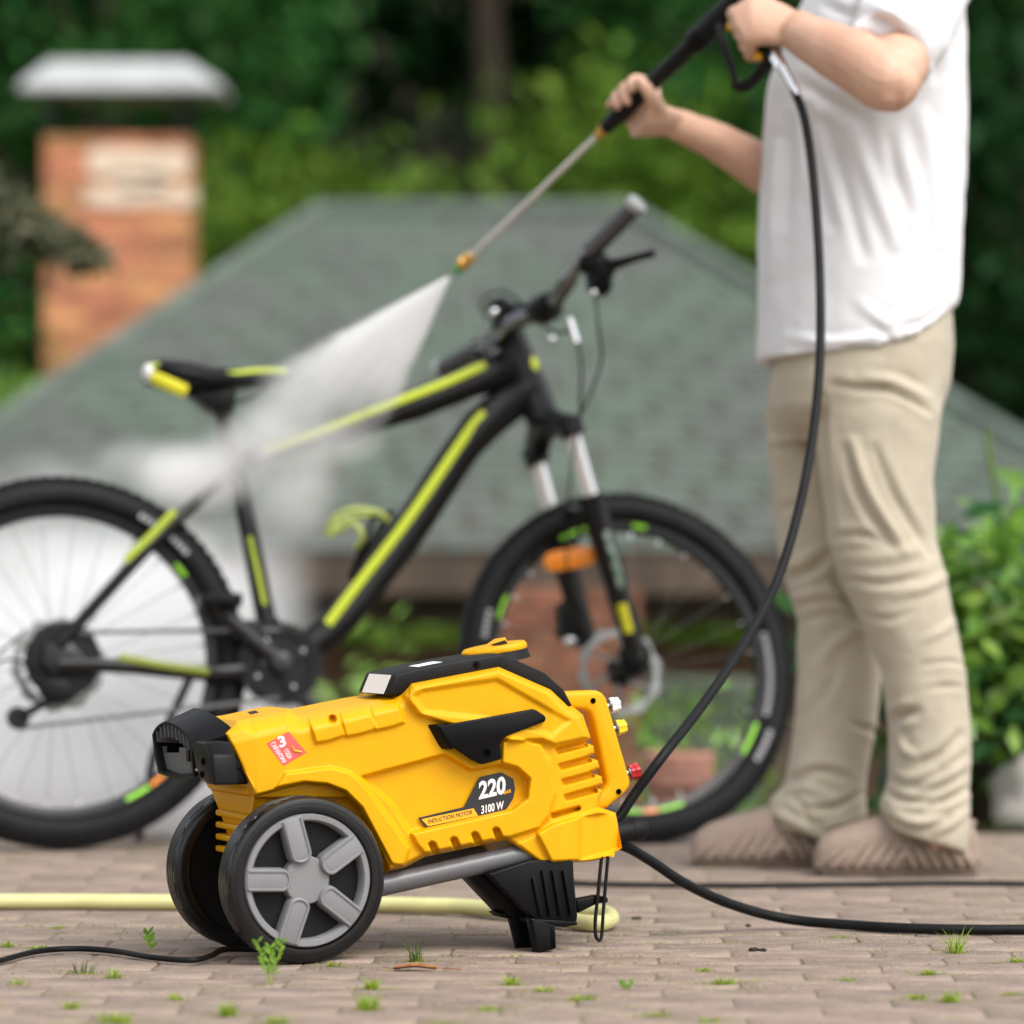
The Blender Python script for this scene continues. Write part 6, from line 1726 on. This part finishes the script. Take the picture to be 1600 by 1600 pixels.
TUFTS = [
    (650, 1502, 44, 34, 'dark upright grass tuft with mossy foot right of the near wheel', 'd', 18),
    (580, 1545, 20, 34, 'small fresh tuft below the near wheel beside the dry leaf', None, 34),
    (522, 1511, 12, 34, 'low tuft touching the front of the near wheel', None, 26),
    (576, 1578, 32, 52, 'loose pale tuft in front of the dry leaf', None, 34),
    (357, 1588, 30, 46, 'blurred tuft below and left of the leafy weed', None, 40),
    (180, 1598, 20, 84, 'wide blurred grass patch at the lower left', None, 60),
    (110, 1578, 20, 34, 'small blurred tuft left of the wide patch', None, 30),
    (275, 1564, 17, 26, 'small tuft between the cord and the wide patch', None, 24),
    (178, 1528, 20, 30, 'thin spindly tuft just below the black cord', None, 14),
    (128, 1522, 30, 60, 'wispy twiggy weed under the bend of the cord', 'd', 14),
    (430, 1600, 18, 56, 'blurred tuft cut by the bottom edge below the near wheel', None, 44),
    (800, 1540, 20, 34, 'bright tuft below the black supporting leg', None, 34),
    (850, 1551, 15, 44, 'flat grass patch right of the bright tuft', None, 34),
    (912, 1564, 14, 62, 'long mossy patch below the strap', None, 44),
    (765, 1580, 12, 50, 'pale low patch between two joints below the leg', None, 34),
    (1492, 1490, 42, 40, 'tall bright tuft against the thick hose', None, 26),
    (1450, 1524, 14, 26, 'small dense tuft below the thick hose', None, 34),
    (1484, 1566, 22, 52, 'spiky bright tuft at the lower right', None, 40),
    (1432, 1560, 12, 46, 'flat mossy tuft left of the spiky one', None, 30),
    (1134, 1538, 17, 52, 'mossy tuft in the middle of the right paving', None, 40),
    (1100, 1518, 10, 28, 'small clump just above the mossy tuft', None, 26),
    (1325, 1534, 12, 36, 'low tuft right of the mossy tuft', None, 24),
    (1588, 1504, 14, 26, 'tuft at the right edge below the hose', None, 24),
    (1022, 1588, 10, 58, 'blurred flat patch near the bottom right of the leg', None, 36),
    (1110, 1598, 13, 40, 'blurred tuft cut by the bottom edge in the right half', None, 34),
    (690, 1600, 8, 60, 'pale tuft cut by the bottom edge below the dry leaf', None, 34),
    (1312, 1466, 8, 34, 'thin line of weeds in a joint under the hose', None, 22),
    (60, 1484, 12, 40, 'small clump above the left end of the cord', None, 28),
    (88, 1452, 10, 26, 'tiny tuft behind the cord at the far left', None, 20),
    (12, 1480, 14, 26, 'clump at the left edge above the cord', None, 26),
    (30, 1540, 16, 34, 'pale tuft at the left edge below the cord', None, 24),
    (1580, 1556, 10, 34, 'short weed at the right edge near the bottom', None, 22),
]
for i, (px, py, h, wd, lb, kk, n) in enumerate(TUFTS):
    tuft(px, py, h, wd, lb, 100 + i, DGRASS if kk == 'd' else None, n)

def leafy_weed(px, py, hpx, label, seed, stems, leaf, wpx):
    p = ground(px, py); s = F / p.y; g = np.random.RandomState(seed); h = hpx / s
    o = thing('leafy_weed', (p.x, p.y, 0), label, 'weed', 'weeds growing between the paving stones')
    mb = MB(); V, Fc = [], []
    for k in range(stems):
        fx = (k / max(1, stems - 1) - .5) * wpx / s
        top = Vector((p.x + fx, p.y + g.uniform(-.008, .004), h * (1 - .15 * (k % 2))))
        pts = smooth_path([(p.x + fx * .15, p.y, -.003), Vector((p.x + fx * .45, p.y - .003, h * .45)), top], 5)
        mb.tube(pts, .0008, 5)
        for j, q in enumerate(pts[3:]):
            for sd in ((-1, 1) if j % 2 else ((-1,) if j % 4 else (1,))):
                d = Vector((sd * g.uniform(.5, 1), g.uniform(-.6, .4), g.uniform(.5, 1.2))).normalized(); L_ = leaf * g.uniform(.7, 1.15)
                sx = d.cross(Vector((g.uniform(-.4, .4), -1, .4))).normalized(); nn = d.cross(sx); i0 = len(V)
                for t, wf in ((0, .1), (.35, .5), (.7, .42)):
                    V += [q + d * L_ * t - sx * L_ * .34 * wf + nn * L_ * .05, q + d * L_ * t + nn * L_ * -.03, q + d * L_ * t + sx * L_ * .34 * wf + nn * L_ * .05]
                V.append(q + d * L_)
                for a in (0, 3): Fc += [(i0 + a, i0 + a + 1, i0 + a + 4), (i0 + a, i0 + a + 4, i0 + a + 3), (i0 + a + 1, i0 + a + 2, i0 + a + 5), (i0 + a + 1, i0 + a + 5, i0 + a + 4)]
                Fc += [(i0 + 6, i0 + 7, i0 + 9), (i0 + 7, i0 + 8, i0 + 9)]
    mb.build('stem', GRASSM, o)
    link('leaves', np_mesh('leaves', [tuple(v) for v in V], np.array(Fc)), leaf_mat('weed_leaf', (.19, .36, .05), .35, rough=.4), o)
leafy_weed(422, 1538, 66, 'bright green leafy weed with two stems in front of the near wheel', 5, 3, .0125, 40)
leafy_weed(237, 1488, 30, 'small single stemmed weed with a drooping leaf behind the cord', 7, 1, .013, 8)
leafy_weed(978, 1548, 16, 'tiny dark leafy sprig below the long cable in the middle', 9, 2, .007, 20)

def joint_moss():
    """thin moss and tiny plants scattered along the joints"""
    g = np.random.RandomState(77); P = []; S = []
    a = R(-2.2); ca, sa = math.cos(a), math.sin(a)
    for _ in range(5200):
        j = g.randint(-8, 26); u = g.uniform(-1.1, 1.1); v = (j - .5) * .1
        if noise.noise(Vector((u * 3, v * 3, 5))) < -.02: continue
        x, y = u * ca - v * sa, 5 + u * sa + v * ca
        if abs(x) > y * .15 or y < 4.3 or y > 7.5: continue
        k = g.randint(3, 14)
        for _ in range(k):
            P.append((x + g.normal() * .008, y + g.normal() * .0025, -.002 + g.uniform(0, .0035) + bump_h(x, y))); S.append(g.uniform(.0015, .0055))
    v, f = leaf_quads(np.array(P), np.array(S), 3, up=.8)
    o = link('moss', np_mesh('moss', v, f), MOSSM); tag(o, 'thin moss in the joints between the paving stones', kind='stuff')
    # crumbs of soil and grit
    P = []
    mb = MB()
    for _ in range(420):
        y = g.uniform(4.35, 6.4); x = g.uniform(-.15, .15) * y; r = g.uniform(.0006, .0022)
        c = Vector((x, y, .0012 + bump_h(x, y)))
        mb.add([c + Vector((r, 0, 0)), c + Vector((-r, .3 * r, 0)), c + Vector((0, r, 0)), c + Vector((0, -r, 0)), c + Vector((0, 0, r * .9))], [(0, 2, 4), (2, 1, 4), (1, 3, 4), (3, 0, 4)])
    o = mb.build('gravel', M['grit']); tag(o, 'loose grit lying on the paving', kind='stuff')
M['grit'] = mat('grit', (.14, .115, .09), .9, island=.5)
joint_moss()

def dry_leaf():
    p = ground(645, 1517); o = thing('dry_leaf', (p.x, p.y, .001), 'curled orange brown dry leaf right of the near wheel', 'leaf')
    mb = MB(); V = []; Fc = []
    n = 9
    for i in range(n):
        t = i / (n - 1); w_ = .011 * math.sin(math.pi * min(1, t * .9 + .08)) ** .7
        x = p.x - .026 + .058 * t; z = .002 + .0028 * math.sin(t * 3.2) ** 2
        V += [(x, p.y - w_, z + .0035), (x, p.y, z), (x + .002, p.y + w_, z + .004 + .002 * (i % 2))]
    for i in range(n - 1):
        for k in (0, 1): a = i * 3 + k; Fc.append((a, a + 1, a + 4, a + 3))
    link('blade', np_mesh('blade', V, np.array(Fc)), mat('dry_leaf', (.36, .15, .05), .6, col2=(.20, .075, .03), scale=60), o)
    MB().tube([(p.x + .030, p.y, .004), (p.x + .048, p.y + .002, .003), (p.x + .066, p.y, .002)], .0007, 5).build('stalk', mat('leaf_stalk', (.25, .08, .03), .6), o)
    MB().tube([(p.x - .026, p.y, .003), (p.x - .042, p.y + .003, .005)], .0006, 5).build('tip', mat('leaf_tip', (.22, .05, .03), .6), o)
dry_leaf()

def clod(px, py, wpx, hpx, label, seed):
    p = ground(px, py); s = F / p.y; mb = MB(); g = random.Random(seed)
    for _ in range(7):
        r = hpx / s * g.uniform(.35, .6)
        mb.ball((p.x + g.uniform(-.5, .5) * wpx / s, p.y + g.uniform(-.006, .006), r * .5), (r * 1.5, 0, 0), (0, r * 1.3, 0), (0, 0, r), 8, 6)
    o = mb.build('soil_clod', mat('dark_soil_clod', (.035, .024, .015), .95, .4, 200, .5, 300), base=(p.x, p.y, 0)); tag(o, label, 'soil clod', 'clods of soil on the paving')
clod(1186, 1486, 22, 7, "dark flat clod of soil on the paving under the hose curve", 1)
clod(993, 1437, 9, 6, "small brown clod beside the end of the yellow hose", 2)
clod(1168, 1447, 7, 4, "tiny dark clod just above the thick hose", 3)
